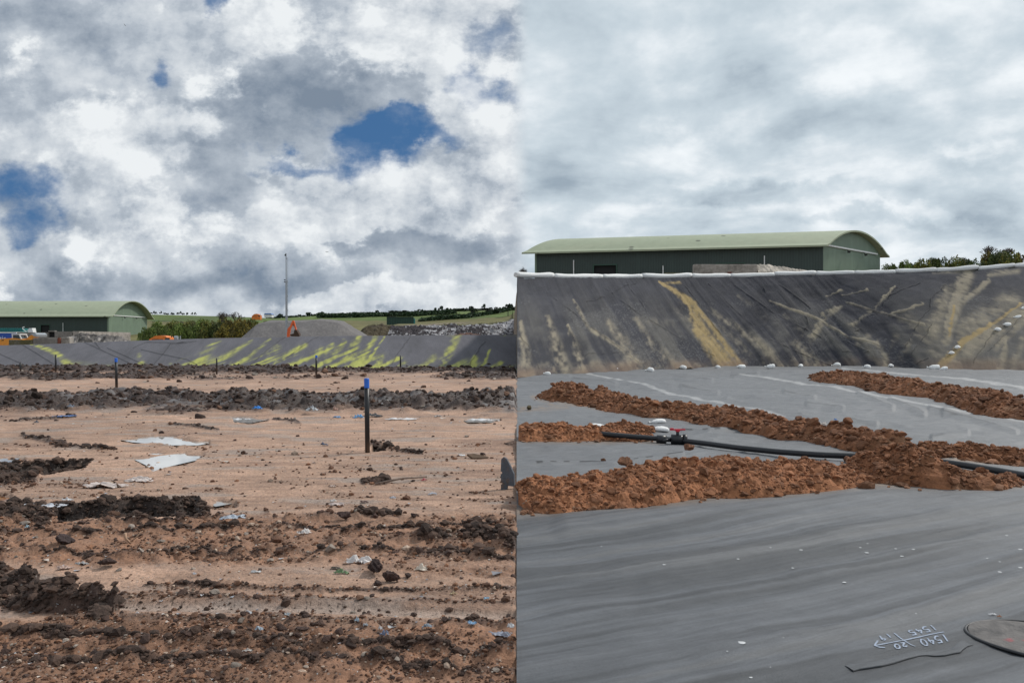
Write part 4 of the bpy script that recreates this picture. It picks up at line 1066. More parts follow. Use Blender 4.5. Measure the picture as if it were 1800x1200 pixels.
# ------------------------------------------------------------------ black pipe with a valve
PIPE = [(1030, 766, .10), (1045, 763, .13), (1075, 766, .12), (1110, 769, .10), (1150, 772, .08), (1190, 775, .07), (1240, 781, .07), (1300, 789, .07), (1370, 796, .07), (1440, 801, .08), (1520, 804, .08), (1600, 808, .07),
        (1650, 813, .07), (1700, 820, .07), (1760, 830, .07), (1800, 837, .07), (1900, 856, .07)]
pts = []
for px, py, z in PIPE: pts.append(G(px, py - 2, z + .02))
bm = bmesh.new(); tube(bm, polyline_at(pts, 90), .040, 14)
pr = empty('drain_pipe', pts[1], 'long black plastic pipe snaking across the liner between the soil ridges', 'pipe')
def put(o, root):
    o.parent = root; o.matrix_parent_inverse = Matrix.Translation(-root.location)
    return o
put(obj_bm('pipe_body', bm, M['plastic_black'], None, True), pr)
jx, jy, jz = G(1163, 772, .09)
bm = bmesh.new(); d = (Vector(G(1190, 773, .09)) - Vector(G(1150, 770, .10))).normalized()
tube(bm, [Vector((jx, jy, jz)) - d * .07, Vector((jx, jy, jz)) + d * .07], .066, 14); put(obj_bm('coupling', bm, M['plastic_black'], None, True), pr)
vx, vy, vz = G(1192, 771, .13)
vy += .14; vx += .02
valve = put(obj_bm('valve', (lambda b: (tube(b, [(vx - .10, vy, vz - .02), (vx + .11, vy - .02, vz - .03)], .075, 12), tube(b, [(vx + .08, vy - .02, vz - .03), (vx + .13, vy - .02, vz - .03)], .09, 12), tube(b, [(vx, vy, vz), (vx, vy, vz + .11)], .025, 10),
                   tube(b, [(vx - .10, vy, vz - .02), (vx - .17, vy - .07, vz - .02), (vx - .24, vy - .13, vz - .03)], .022, 8), b)[-1])(bmesh.new()), M['plastic_black'], None, True), pr)
bm = bmesh.new(); bx(bm, (vx, vy, vz + .125), (.23, .035, .022)); bx(bm, (vx, vy, vz + .11), (.06, .06, .03)); bx(bm, (vx - .09, vy, vz + .14), (.05, .04, .02))
h = obj_bm('handle', bm, M['plastic_red'], None); h.parent = valve

# ------------------------------------------------------------------ round cover in the liner, flap and writing
def man_fn(nt, vec, base, b):
    n = noise(nt, vec, 7, 5, .6)
    base = mix(nt, n.step(.45, .65) * .8, base, (.035, .033, .034))
    x, y, z = split(nt, vec)
    n2 = noise(nt, vec, 16, 4, .7)
    red = (y - x * .25 + 0.02 + (n2 - .5) * .1)
    mk = red.step(-.035, -.01) * red.step(.04, .015) * x.step(-.17, -.12) * n2.step(.42, .55)
    return mix(nt, mk * .8, base, (.30, .05, .06))
M['cover'] = mat('cover_disc', (.115, .105, .100), .7, .25, 20, .01, 40, fn=man_fn)
cx, cy, cz = G(1806, 1117, .03)
cz = float(liner_z(np.array([cx]), np.array([cy]))[0])
cov = empty('round_cover', (cx, cy, cz), 'round grey cover set in the liner at the lower right corner, marked with red', 'cover')
bm = bmesh.new(); rings = []
for rr, zz in ((.0, .014), (.12, .017), (.235, .014), (.272, .010)):
    rings.append([bm.verts.new((rr * math.cos(a) * 1.0, rr * math.sin(a) * 1.12, zz + .004)) for a in np.linspace(0, 2 * math.pi, 48, endpoint=False)] if rr else [bm.verts.new((0, 0, zz))])
for k in range(48):
    bm.faces.new((rings[0][0], rings[1][k], rings[1][(k + 1) % 48]))
    for A, B in zip(rings[1:], rings[2:]): bm.faces.new((A[k], B[k], B[(k + 1) % 48], A[(k + 1) % 48]))
obj_bm('disc', bm, M['cover'], cov, True)
bm = bmesh.new(); tube(bm, [((.272 + .012 * math.sin(a * 3)) * math.cos(a), (.272 + .012 * math.sin(a * 3)) * 1.13 * math.sin(a), .010 + .004 * math.sin(a * 2)) for a in np.linspace(0, 2 * math.pi, 60)], .009, 8)
obj_bm('rim', bm, mat('rim_liner', (.030, .031, .034), .5, .2, 20), cov, True)
def zoom5(x, y): return 1500 + x / 6.0, 1060 + y / 6.0
FLAP = [(0, 770), (60, 755), (180, 742), (300, 725), (420, 690), (520, 655), (600, 628), (700, 598), (780, 590), (860, 594), (960, 586), (1060, 566), (1130, 552), (1160, 515), (1200, 480), (1260, 462)]
fp = polyline_at([G(*zoom5(*q)) [:2] for q in FLAP], 90)
rows = []
for k, (dist, lift) in enumerate(((-.003, -.008), (0, .0), (.0, .0065), (.006, .007), (.02, .006), (.04, .004), (.06, .001), (.075, -.01))):
    x, y = fp[:, 0] - dist * .25, fp[:, 1] + dist
    g = np.interp(np.arange(90), [0, 8, 25, 40, 48, 60, 78, 89], [.9, 1.1, 1.2, 1.0, .5, .9, 1.0, .15])
    rows.append(np.stack([x, y, liner_z(x, y) + .002 + lift * g], -1))
V = np.array(rows); fc = grid_faces(V.shape[0], 90)
colr = np.empty(V.shape); colr[:] = (.090, .096, .106); colr[:2] = (.012, .012, .013)  # first rows black: shadow in the gap painted below the lip
tag(mesh_np('liner_flap', V.reshape(-1, 3), fc, M['liner'], colr.reshape(-1, 3)), 'lifted edge of overlapping liner below the handwriting in the lower right', 'liner edge')

STROKES = [[(955, 317), (800, 350), (600, 405), (420, 450), (260, 488), (228, 495)], [(258, 425), (240, 462), (226, 495), (270, 512), (335, 517)], [(430, 335), (500, 395), (560, 445), (612, 480), (655, 497)]]
GLYPH = {'1': [[(.30, 1), (.30, 0)]], '5': [[(.62, 1), (.12, 1), (.06, .56), (.36, .62), (.60, .42), (.55, .14), (.30, .0), (.02, .08)]], '4': [[(.34, 1), (.0, .42), (.66, .42)], [(.46, .72), (.46, 0)]],
         '0': [[(.32 + .30 * math.cos(a), .5 + .5 * math.sin(a)) for a in np.linspace(.4, 6.7, 12)]], '2': [[(.05, .78), (.28, 1), (.55, .80), (.42, .45), (.04, 0), (.60, .02)]],
         '9': [[(.56, .78), (.36, 1), (.10, .86), (.14, .60), (.40, .56), (.56, .80), (.50, .40), (.44, 0)]], '.': [[(.25, .02), (.31, .05)]]}
def write(text, o, adv, up, wid):
    """the words run right to left in the photo: the sheet was marked from its other side"""
    for n, ch in enumerate(text):
        ox, oy = o[0] + adv[0] * n, o[1] + adv[1] * n
        for g in GLYPH[ch]: STROKES.append([(ox - .97 * a * wid + up[0] * b, oy + .24 * a * wid + up[1] * b) for a, b in g])
write('1540', (968, 348), (-74, 18), (52, 74), 84); write('20', (545, 452), (-72, 20), (30, 50), 78)
write('1545', (842, 236), (-74, 19), (52, 52), 84); write('1', (372, 342), (0, 0), (42, 40), 70); write('.', (352, 395), (0, 0), (20, 20), 40); write('9', (312, 362), (0, 0), (40, 52), 74)
bm = bmesh.new()
for k, st in enumerate(STROKES):
    pts = np.array([G(*zoom5(*q))[:2] for q in st])
    p = polyline_at(pts, max(4, int(len(pts) * 6)))
    T = np.gradient(p, axis=0); T /= np.maximum(np.linalg.norm(T, axis=1), 1e-9)[:, None]
    w = (.0050 if k > 2 else .0052); Nn = np.stack([-T[:, 1], T[:, 0]], -1)
    Lf = p + Nn * w * [.8, 1.25]; Rt = p - Nn * w * [.8, 1.25]
    zl, zr = liner_z(Lf[:, 0], Lf[:, 1]) + .0035, liner_z(Rt[:, 0], Rt[:, 1]) + .0035
    a = [bm.verts.new((*q, z)) for q, z in zip(Lf, zl)]; b = [bm.verts.new((*q, z)) for q, z in zip(Rt, zr)]
    for i in range(len(a) - 1): bm.faces.new((a[i], a[i + 1], b[i + 1], b[i]))
tag(obj_bm('handwriting', bm, M['chalk']), 'white handwritten numbers, line and arrow upside down on the grey liner', 'writing')

# small white specks on the liner
SPECK = [(1057, 960, 4), (1168, 992, 7), (1297, 982, 6), (1354, 962, 4), (1303, 1129, 15), (1278, 1144, 4), (1408, 966, 7), (1394, 998, 6), (1484, 1023, 8), (1523, 971, 8), (1512, 962, 5), (1525, 955, 4), (1574, 964, 5), (1605, 965, 6),
         (1585, 977, 7), (1735, 981, 5), (1758, 1005, 8), (1793, 997, 8), (1758, 987, 5), (1770, 941, 6), (1793, 965, 8), (1320, 1190, 7), (1354, 1172, 3), (1377, 1120, 3), (1610, 1078, 4)]
v, f = rock_shape(3, 9, .3); speck_o = None
M['speck'] = mat('white_speck', (.55, .56, .57), .8, .2, 40)
for px, py, w in SPECK:
    x, y, z = ground_at(px, py); s = w / F * y / 2
    if speck_o is None: o = speck_o = mesh_np('white_speck', v * [1, 1, .12], f, M['speck'])
    else:
        o = speck_o.copy(); link(o)
    o.location = (x, y, z + .001); o.scale = (s, s * 1.15, s); o.rotation_euler = (0, 0, px)
    tag(o, 'small flat white speck stuck on the foreground liner' if w < 12 else 'largest white splash on the foreground liner', 'speck', 'white specks on the foreground liner')

# ------------------------------------------------------------------ scraps and litter
def scrap(px, py, wpx, hpx, color, label, cat='plastic scrap', name='plastic_scrap', seed=1, crump=.35, rz=0.0, rough=.5, lift=0.0, zoff=0.0, depth=None):
    """crumpled film: outline with torn edges, folded up to about hpx tall"""
    x, y, z = ground_at(px, py); w = wpx / F * y; h = hpx / F * y
    d = depth if depth else max(w * .45, h * .8)
    n = 26; u = np.linspace(-.5, .5, n); U, Vv = np.meshgrid(u, u)
    a = np.arctan2(Vv, U); rad = np.hypot(U, Vv) * 2
    X = U * (1 + fbm(U * 5 + seed, Vv * 5, 3, seed) * .7) * w; Y = Vv * (1 + fbm(U * 5 - seed, Vv * 5 + 9, 3, seed + 1) * .8) * d
    ridge = np.abs(fbm(U * 3.4 + seed * 3, Vv * 3.4 - seed, 3, seed + 2)) * 2.2
    env = np.maximum(0, 1 - np.maximum(np.abs(U), np.abs(Vv)) * 1.55)
    Zz = (.15 + ridge) * h * (.25 + env) * .9 + fbm(U * 14, Vv * 14, 2, seed + 4) * h * crump * .5
    keep = (np.maximum(np.abs(U), np.abs(Vv)) + fbm(U * 4 + seed, Vv * 4 + seed, 4, seed + 6) * .55) < .46
    fc = grid_faces(n, n); kf = keep.ravel()[fc].all(1)
    o = mesh_np(name, np.stack([X, Y, np.maximum(Zz, 0) + .004], -1).reshape(-1, 3), fc[kf], scrap_mat(color, rough))
    o.location = (x, y, z + zoff); o.rotation_euler = (0, 0, rz)
    return tag(o, label, cat, 'scraps of litter on the ground')
_sm = {}
def scrap_mat(c, rough):
    k = (tuple(c), rough)
    if k not in _sm: _sm[k] = mat('scrap_film', c, rough, .35, 14)
    return _sm[k]
W, BLU, PALE, GRN = (.62, .62, .63), (.05, .22, .50), (.50, .38, .32), (.12, .20, .09)
for k, a in enumerate([
    (185, 856, 75, 14, (.55, .47, .43), 'long pale plastic sheet lying below the puddles, wide left piece'), (245, 846, 52, 12, (.60, .52, .48), 'narrow pale torn strip beside the long plastic sheet'),
    (75, 892, 75, 10, (.55, .56, .60), 'blue white shredded film in front of the left hole'), (118, 880, 22, 9, (.62, .62, .63), 'small white film scrap above the shredded blue film'), (60, 890, 26, 7, (.12, .28, .45), 'little blue shred at the left end of the torn film'),
    (410, 913, 46, 14, (.36, .40, .46), 'grey blue shredded plastic right of the dug trench'), (632, 990, 48, 20, (.62, .58, .56), 'crumpled white bag lying against the black clod'), (740, 1003, 24, 14, (.62, .55, .46), 'small torn pale paper right of the clods'),
    (535, 938, 24, 12, (.62, .58, .56), 'crumpled white scrap on the churned strip'), (600, 1008, 28, 9, GRN, 'dull green leafy scrap left of the clods'), (452, 719, 16, 10, (.04, .26, .72), 'bright blue scrap lying in the dark churned band'),
    (124, 716, 18, 9, (.22, .25, .30), 'grey blue plastic lump at the foot of the dark band'), (592, 735, 14, 8, (.10, .30, .55), 'light blue scrap left of the big post'), (630, 735, 18, 10, (.15, .36, .62), 'blue and white scrap close behind the big post'),
    (549, 722, 22, 12, (.40, .42, .44), 'grey crumpled film below the dark band'), (590, 722, 8, 12, (.50, .32, .26), 'small pinkish scrap standing in the dark band'), (655, 733, 34, 9, (.05, .05, .055), 'black plastic film just right of the big post'),
    (570, 783, 14, 8, (.10, .13, .20), 'dark blue scrap on the clay left of the big post'), (590, 1000, 18, 5, (.1, .08, .06), 'dark thin strip beside the green scrap'), (115, 732, 40, 3, (.10, .17, .36), 'flat blue strip on the clay at the left'),
    (64, 743, 10, 5, (.12, .13, .16), 'small dark grey scrap below the flat blue strip'), (705, 737, 60, 4, (.62, .60, .60), 'flat white streak on the clay right of the big post'), (770, 733, 14, 6, W, 'small white scrap in front of the dark band at the right'),
    (845, 739, 60, 5, W, 'bright flat white streak on the clay at the right'), (430, 738, 44, 4, (.62, .63, .66), 'flat white streak on the clay in the middle'), (592, 888, 30, 7, (.60, .50, .46), 'pale torn sheet on the clay below the dark clump'), (640, 884, 16, 7, (.12, .06, .05), 'dark red scrap at the end of the pale torn sheet'),  # the flat white streaks are thin pale sheets close to the clay
    (585, 882, 12, 8, (.64, .62, .60), 'upturned white flake above the pale torn sheet'), (691, 876, 12, 5, (.55, .58, .64), 'small bluish flake on the clay left of the upright board'), (760, 870, 16, 7, (.50, .54, .62), 'crumpled bluish wrapper on the clay'), (812, 801, 16, 4, W, 'white flake behind the brown board'),
    (745, 845, 12, 5, (.45, .06, .08), 'tiny red scrap near the dark clump'), (585, 856, 12, 6, (.58, .46, .40), 'small pale flake left of the dark clump'), (830, 1098, 16, 12, (.24, .40, .58), 'light blue shred right of the smooth rut'), (898, 1103, 14, 10, W, 'white scrap by the edge of the liner'),
    (675, 1118, 18, 14, (.14, .17, .26), 'crumpled navy scrap below the smooth rut'), (669, 1107, 8, 8, W, 'small bright white flake above the navy scrap'), (752, 1104, 18, 14, (.26, .32, .38), 'grey blue film folded below the rut'), (627, 1093, 9, 13, (.30, .38, .44), 'upright grey film shred below the rut'),
    (505, 1083, 12, 9, (.38, .42, .44), 'grey flake standing below the smooth rut'), (642, 1101, 10, 9, (.42, .45, .48), 'small pale grey flake below the rut'), (855, 1053, 12, 6, (.22, .42, .58), 'light blue flake above the rut at the right'), (797, 1045, 13, 7, (.58, .46, .28), 'yellowish chip of board on the clay at the right'),
    (455, 1108, 14, 12, (.36, .42, .48), 'folded grey film at the middle below the rut'), (242, 1080, 10, 6, W, 'small white flake right of the large brown clod'), (435, 1080, 18, 6, (.50, .52, .56), 'pale film strip below the smooth rut'), (435, 1145, 20, 6, (.50, .47, .44), 'pale grey strip on the near churned soil'),
    (880, 1118, 44, 13, (.26, .28, .34), 'torn grey and blue sheet at the right near the liner edge'), (140, 942, 0, 0, W, ''), (113, 1000, 26, 8, (.50, .36, .30), 'flat pinkish stone slab in the clay at the left'), (145, 993, 24, 10, (.40, .40, .40), 'grey crumpled film beside the pinkish slab'),
    (15, 808, 0, 0, W, ''), (47, 928, 8, 8, (.40, .55, .62), 'pale blue shred in the tread marks at the left'), (342, 1010, 8, 7, (.60, .60, .62), 'white pebble sized flake on the smooth clay'), (450, 1006, 18, 5, (.55, .55, .55), 'thin whitish strip on the clay in the middle'),
    (1165, 727, 13, 9, (.10, .30, .66), 'blue and white wrapper at the foot of the long dark ridge'), (1445, 762, 14, 9, (.62, .58, .54), 'white chunk on the long dark ridge above the pipe'), (1468, 752, 6, 6, (.12, .28, .62), 'tiny blue scrap on the long dark ridge'),
    (1733, 803, 9, 12, (.68, .68, .74), 'white scrap standing in the low ridge at the right edge'), (1403, 858, 20, 10, (.22, .48, .33), 'mint green scrap at the front of the near red ridge'), (983, 762, 8, 6, (.66, .66, .66), 'small white flake on the soil at the left end of the pipe'),
    (1042, 705, 7, 4, (.66, .66, .66), 'white flake in front of the long dark ridge'), (1123, 723, 7, 4, (.60, .56, .52), 'second small white flake along the long dark ridge'), (1796, 713, 6, 5, W, 'white flake at the right end of the farthest ridge'), (926, 893, 16, 13, (.42, .34, .26), 'pale stone chip at the left end of the near ridge'),
    (1745, 1081, 14, 5, W, 'white flake beside the round cover'), (1757, 1085, 8, 5, (.40, .18, .09), 'orange brown crumb at the rim of the round cover')]):
    if a[2]: scrap(*a, seed=k + 3, rz=(k * 37 % 11 - 5) * .06, zoff=.14 if a[0] in (1445, 1468) else .10 if a[0] in (1733, 983) else .03 if a[0] in (1403, 926) else 0)
def litter():
    n = 2200; py = 600 + 10 ** rng.uniform(math.log10(90), math.log10(600), n); px = rng.uniform(0, 900, n)
    y = 2400 / (py - 600); x = (px - 900) / F * y
    z, c, w = clay_fields(x, y); cl = fbm(x * .8, y * .8, 3, 611)
    k = rng.uniform(0, 1, n) < np.clip(.18 + cl * 2.4, .04, 1)
    x, y, z = x[k], y[k], z[k]; m = len(x); s = np.exp(rng.normal(math.log(.010), .5, m)) * np.interp(y, [3, 8, 24], [.42, .9, 2.2]); a = rng.uniform(0, 6.28, m)
    pal = np.array([(.55, .53, .51), (.42, .42, .43), (.33, .35, .39), (.50, .42, .36), (.16, .16, .18), (.52, .46, .40)])
    col = pal[rng.integers(0, 6, m)]
    q = np.array([(-1, -.5, 0), (1, -.6, .25), (.9, .6, .1), (-.8, .5, .45)])
    V = np.empty((m, 4, 3)); st = rng.uniform(.4, 1.5, (m, 1))
    V[..., 0] = x[:, None] + (q[:, 0] * np.cos(a)[:, None] - q[:, 1] * np.sin(a)[:, None]) * s[:, None] * st
    V[..., 1] = y[:, None] + (q[:, 0] * np.sin(a)[:, None] + q[:, 1] * np.cos(a)[:, None]) * s[:, None]
    V[..., 2] = z[:, None] + .004 + q[:, 2] * s[:, None] * rng.uniform(.3, 1.3, (m, 1))
    o = mesh_np('litter', V.reshape(-1, 3), np.arange(m * 4).reshape(-1, 4), mat('litter_bits', attr=True, rough=.7, var=.2), np.repeat(col, 4, 0), smooth=False)
    tag(o, 'tiny bits of litter strewn across the clay', 'litter', None, 'stuff')
litter()

# splintered wood, boards and stick
def wood(nt, vec, base, b):
    x, y, z = split(nt, vec); n = noise(nt, xyz(nt, x * 60, y * 60, z * 5), 1.0, 5, .6)
    return mix(nt, n.step(.4, .65) * .5, base, (.16, .09, .055))
M['wood_pale'] = mat('splintered_wood', (.46, .30, .20), .85, .2, 8, fn=wood)
x, y, z = ground_at(235, 903); s = 1 / F * y
bm = bmesh.new()
for a, l, w in ((-.9, 20, 5), (-.62, 26, 7), (-.35, 30, 8), (-.05, 27, 7), (.25, 29, 7), (.6, 30, 6), (.95, 26, 5)):
    d = Vector((math.sin(a), .25, math.cos(a) * .8)); side = Vector((math.cos(a), 0, -math.sin(a)))
    p0 = Vector((math.sin(a) * 4 * s - 2 * s, 0, 0)); L = d * l * s
    A = [bm.verts.new(p0 - side * w * s + Vector((0, -.01, -.02))), bm.verts.new(p0 + side * w * s + Vector((0, .01, -.02))), bm.verts.new(p0 + L + side * w * .45 * s), bm.verts.new(p0 + L * 1.12), bm.verts.new(p0 + L - side * w * .5 * s)]
    B = [bm.verts.new(v.co + Vector((.003, .022, .008))) for v in A]
    bm.faces.new(A); bm.faces.new(B[::-1])
    for i in range(5): bm.faces.new((A[i], A[(i + 1) % 5], B[(i + 1) % 5], B[i]))
o = obj_bm('splintered_wood', bm, M['wood_pale']); o.location = (x, y, z + .01); tag(o, 'splayed splinters of pale pink wood standing in the dug trench', 'wood')
x, y, z = ground_at(226, 954); s = 1 / F * y
bm = bmesh.new(); tube(bm, [(-6 * s, 0, 18 * s), (-5 * s, 0, 8 * s), (0, 0, 3 * s), (4 * s, 0, 0)], 2.6 * s, 6, 1.6 * s); tube(bm, [(0, 0, 0), (10 * s, .02, 8 * s), (22 * s, .03, 20 * s)], 1.6 * s, 6, 1.0 * s)
o = obj_bm('wood_strip', bm, M['wood_pale'], None, True); o.location = (x, y, z); tag(o, 'forked strips of split pale wood sticking up from the churned soil', 'wood')
x0, y0, z0 = ground_at(660, 853); x1, y1, z1 = ground_at(750, 842)
bm = bmesh.new(); tube(bm, [(x0, y0, z0 + .02), ((x0 + x1) / 2, (y0 + y1) / 2 - .03, (z0 + z1) / 2 + .05), (x1, y1, z1 + .03)], .012, 6)
tag(obj_bm('stick', bm, mat('weathered_stick', (.20, .15, .12), .9, .4, 20), None, True), 'thin stick lying on the clay beside the dark clump', 'stick')
x, y, z = ground_at(838, 806); s = 1 / F * y; bm = bmesh.new()
prism(bm, [(-18 * s, 8 * s), (-6 * s, 9 * s), (20 * s, 1 * s), (18 * s, -2 * s), (-8 * s, -2 * s)], (1, 0, 0), (0, .8, .6), (x, y, z), (.01, -.02, .025))
tag(obj_bm('board_piece', bm, mat('brown_board', (.13, .085, .055), .85, .3, 12)), 'flat brown wedge of board lying on the clay left of the upright board', 'board')
x, y, z = ground_at(890, 860); s = 1 / F * y
def boardfn(nt, vec, base, b):
    n = noise(nt, vec, 9, 6, .7); return mix(nt, n.step(.5, .62) * .75, base, (.13, .085, .065))
bm = bmesh.new()
prism(bm, [(-9.5 * s, 0), (-9.5 * s, 12 * s), (-7 * s, 13 * s), (-7 * s, 16 * s), (-9.5 * s, 17 * s), (-10 * s, 30 * s), (-7.5 * s, 31 * s), (-7.5 * s, 34 * s), (-10 * s, 35 * s), (-9 * s, 56 * s), (-5 * s, 60 * s), (0, 57 * s), (7 * s, 44 * s), (13 * s, 30 * s), (14 * s, 8 * s), (2 * s, 10 * s), (0, -2 * s)],
      (1, .12, 0), (0, .05, 1), (x, y, z - .02), (.01, .045, 0))
tag(obj_bm('notched_board', bm, mat('grey_board', (.085, .095, .115), .7, .3, 10, .01, 30, fn=boardfn)), 'upright notched dark grey board fragment standing at the edge of the clay', 'board')
# ================================================================== SHEDS
def shed(name, label, corner, a, L, g, W, base, eave, rise, doors, pipes, left_over, gable_over, lamps, gutter_t):
    """corner: front right foot (x, y); a: unit vector along the front wall to the left; g: unit vector along the gable, away"""
    root = empty(name, (corner[0], corner[1], base), label, 'shed')
    He = eave - base
    A = Vector((a[0], a[1], 0)); Gv = Vector((g[0], g[1], 0)); Z = Vector((0, 0, 1))
    def framed(nm, bm, m, xdir, parent=root, smooth=False):
        """mesh built in coordinates x along xdir, y horizontal normal, z up"""
        o = obj_bm(nm, bm, m, parent, smooth); o.rotation_euler = (0, 0, math.atan2(xdir.y, xdir.x)); return o
    # circular arc of the vault over the width W
    Rr = (W * W / 4 + rise * rise) / (2 * rise); zc = rise - Rr
    def arc(t): return He + zc + math.sqrt(max(0.01, Rr * Rr - (t - W / 2) ** 2))
    # front wall with openings; x runs from the right corner leftwards
    bm = bmesh.new(); th = .25
    xs = [0] + sorted([v for d in doors for v in d[:2]]) + [L]
    sgn = 1 if A.cross(Gv).z > 0 else -1           # +y of the frame points into the shed?
    frame_in = sgn
    for i in range(len(xs) - 1):
        x0, x1 = xs[i], xs[i + 1]; z0 = 0
        for d in doors:
            if abs(x0 - d[0]) < 1e-6: z0 = d[2]
        bx(bm, ((x0 + x1) / 2, frame_in * th / 2, (z0 + He) / 2), (x1 - x0 + (0 if i else 0), th, He - z0))
    framed('front_wall', bm, M['clad_front_shaded'], A)
    for d in doors:
        bm = bmesh.new(); bx(bm, ((d[0] + d[1]) / 2, frame_in * 1.6, d[2] / 2), (d[1] - d[0] - .02, 2.6, d[2] - .02)); framed('doorway', bm, M['void'], A)
        bm = bmesh.new(); w = .16
        for q in (d[0] + w / 2, d[1] - w / 2): bx(bm, (q, -frame_in * .04, d[2] / 2), (w, .08, d[2]))
        bx(bm, ((d[0] + d[1]) / 2, -frame_in * .043, d[2] - w / 2), (d[1] - d[0] - 2 * w, .08, w)); framed('door_frame', bm, M['dark_green'], A)
    # gables
    for off, nm in ((Vector((0, 0, 0)), 'gable_wall'), (A * L, 'gable_wall')):
        bm = bmesh.new(); n = 28
        poly = [(0.0, 0.0), (W, 0.0)] + [(W * (1 - k / n), arc(W * (1 - k / n)) - .02) for k in range(n + 1)]
        nrm = A.copy(); inn = Gv.cross(Z); inn = inn if inn.dot(A) > 0 else -inn
        yv = Vector((-Gv.y, Gv.x, 0)); s = .25 * (1 if yv.dot(inn) > 0 else -1)
        if off.length > 0: s = -s
        Pa = [bm.verts.new((p, 0, q)) for p, q in poly]; Pb = [bm.verts.new((p, s, q)) for p, q in poly]
        bm.faces.new(Pa); bm.faces.new(Pb[::-1])
        for k in range(len(Pa)): bm.faces.new((Pa[k], Pa[(k + 1) % len(Pa)], Pb[(k + 1) % len(Pa)], Pb[k]))
        o = framed(nm, bm, M['clad_gable_lit'], Gv); o.location = off
    bm = bmesh.new(); bx(bm, (L / 2, -frame_in * .12, He / 2), (L - .3, .2, He)); o = framed('back_wall', bm, M['clad_front_shaded'], A); o.location = Gv * (W - .3)
    # roof shell
    bm = bmesh.new(); n = 40; oh = W * .045 + .25
    ts = np.linspace(-oh, W + oh, n + 1); xr = (-gable_over, L + left_over)
    low, up = [], []
    for t in ts:
        z = arc(min(max(t, 0), W)) - (max(0, -t, t - W)) * (rise * 2.6 / W)
        low.append([bm.verts.new(A * x + Gv * t + Z * (z + .02)) for x in xr]); up.append([bm.verts.new(A * x + Gv * t + Z * (z + .24)) for x in xr])
    for k in range(n):
        bm.faces.new((low[k][0], low[k][1], low[k + 1][1], low[k + 1][0])); bm.faces.new((up[k][0], up[k + 1][0], up[k + 1][1], up[k][1]))
        for e in (0, 1): bm.faces.new((low[k][e], low[k + 1][e], up[k + 1][e], up[k][e]))
    for k in (0, n): bm.faces.new((low[k][0], up[k][0], up[k][1], low[k][1]))
    roof = obj_bm('roof', bm, M['roof'], root)
    # pale gutter rail on the gable with lamps
    nrm = Vector((Gv.y, -Gv.x, 0)); nrm = nrm if nrm.dot(A) < 0 else -nrm
    bm = bmesh.new(); p0, p1 = Gv * (W * .03), Gv * (W * gutter_t); mid = (p0 + p1) / 2 + nrm * .12 + Z * (He + .0)
    bx(bm, mid, ((p1 - p0).length, .14, .20), Matrix.Rotation(math.atan2(Gv.y, Gv.x), 3, 'Z')); obj_bm('gable_rail', bm, M['white_paint'], root)
    for t in lamps:
        bm = bmesh.new(); q = Gv * (W * t) + nrm * .22 + Z * (He - .15)
        tube(bm, [q, q + nrm * .25 - Z * .25], .06, 8); bx(bm, q + nrm * .3 - Z * .35, (.30, .30, .22)); obj_bm('flood_lamp', bm, M['dark'], root)
    for x, z0, z1 in pipes:
        bm = bmesh.new(); out = -Gv.normalized() * .2; tube(bm, [A * x + out + Z * z0, A * x + out + Z * z1], .075, 8); obj_bm('downpipe', bm, M['white_paint'], root)
    return root
# right shed
d1 = 110.0; c = ((1447 - 900) / F * d1, d1); dl = d1 * 1.083; lx = (940 - 900) / F * dl
av = Vector((lx - c[0], dl - c[1])); L = av.length; av.normalize()
d2 = d1 * 1.118; gv = Vector(((1547 - 900) / F * d2 - c[0], d2 - c[1])); Wd = gv.length; gv.normalize()
def along_front(px):
    k = (px - 900) / F; t = (c[0] - k * c[1]) / (k * av.y - av.x); return t
right_base = 6.2
doors = [(along_front(1085), along_front(1042), 12.15 - right_base), (along_front(1310), along_front(1258), 12.0 - right_base)]
doors = [(min(a, b), max(a, b), h) for a, b, h in doors]
shed('vaulted_shed', 'large dark green vaulted shed behind the white tubes on the right, with a black doorway', c, av, L, gv, Wd, right_base, EYE + 170 / F * d1, 2.35, doors,
     [(along_front(1345), 1, 6.6), (along_front(1167), 1, 5.6), (along_front(1010), 1, 6.6)], 1.1, .9, (.36, .66), .93)
# left shed
d1 = 220.0; c = ((190 - 900) / F * d1, d1); av = Vector((-1, .012)).normalized(); gv = Vector((0.0, 1.0))
shed('vaulted_shed', 'pale roofed vaulted green shed at the far left behind the yard walls', c, av, 90, gv, 23.5, 1.2, EYE + 46.5 / F * d1, 3.9,
     [(15.0, 17.6, 6.0 - 1.2)], [(11.6, 2, 5.2), (44, 2, 5.2)], 2, 1.6, (.36, .66), .93)

# ================================================================== YARD ON THE LEFT
def box_at(bm, px0, px1, py0, py1, y, th, bev=0.0):
    x0, _, z1 = PD(px0, py0, y); x1, _, z0 = PD(px1, py1, y)
    vs = bx(bm, ((x0 + x1) / 2, y + th / 2, (z0 + z1) / 2), (x1 - x0, th, z1 - z0))
    if bev: bmesh.ops.bevel(bm, geom=list({e for v in vs for e in v.link_edges}), offset=bev, segments=1, affect='EDGES')
bm = bmesh.new(); box_at(bm, 15, 57.5, 597, 640, 96, .8, .05); tag(obj_bm('block_wall', bm, M['moss_concrete']), 'mossy low concrete wall in front of the orange loader', 'wall')
wr = empty('yard_wall', PD(80, 640, 96), 'streaked grey concrete wall with a rusty end post in front of the rubble', 'wall')
bm = bmesh.new(); box_at(bm, 57.8, 101, 594, 640, 96, .8, .05); put(obj_bm('wall_panel', bm, M['concrete']), wr)
bm = bmesh.new(); box_at(bm, 101.2, 105, 593.5, 640, 95.9, 1.0); put(obj_bm('end_post', bm, M['rust']), wr)
M['pale_concrete'] = mat('pale_concrete', (.34, .31, .28), .9, .25, 3, .03, 8, fn=concrete_fn)
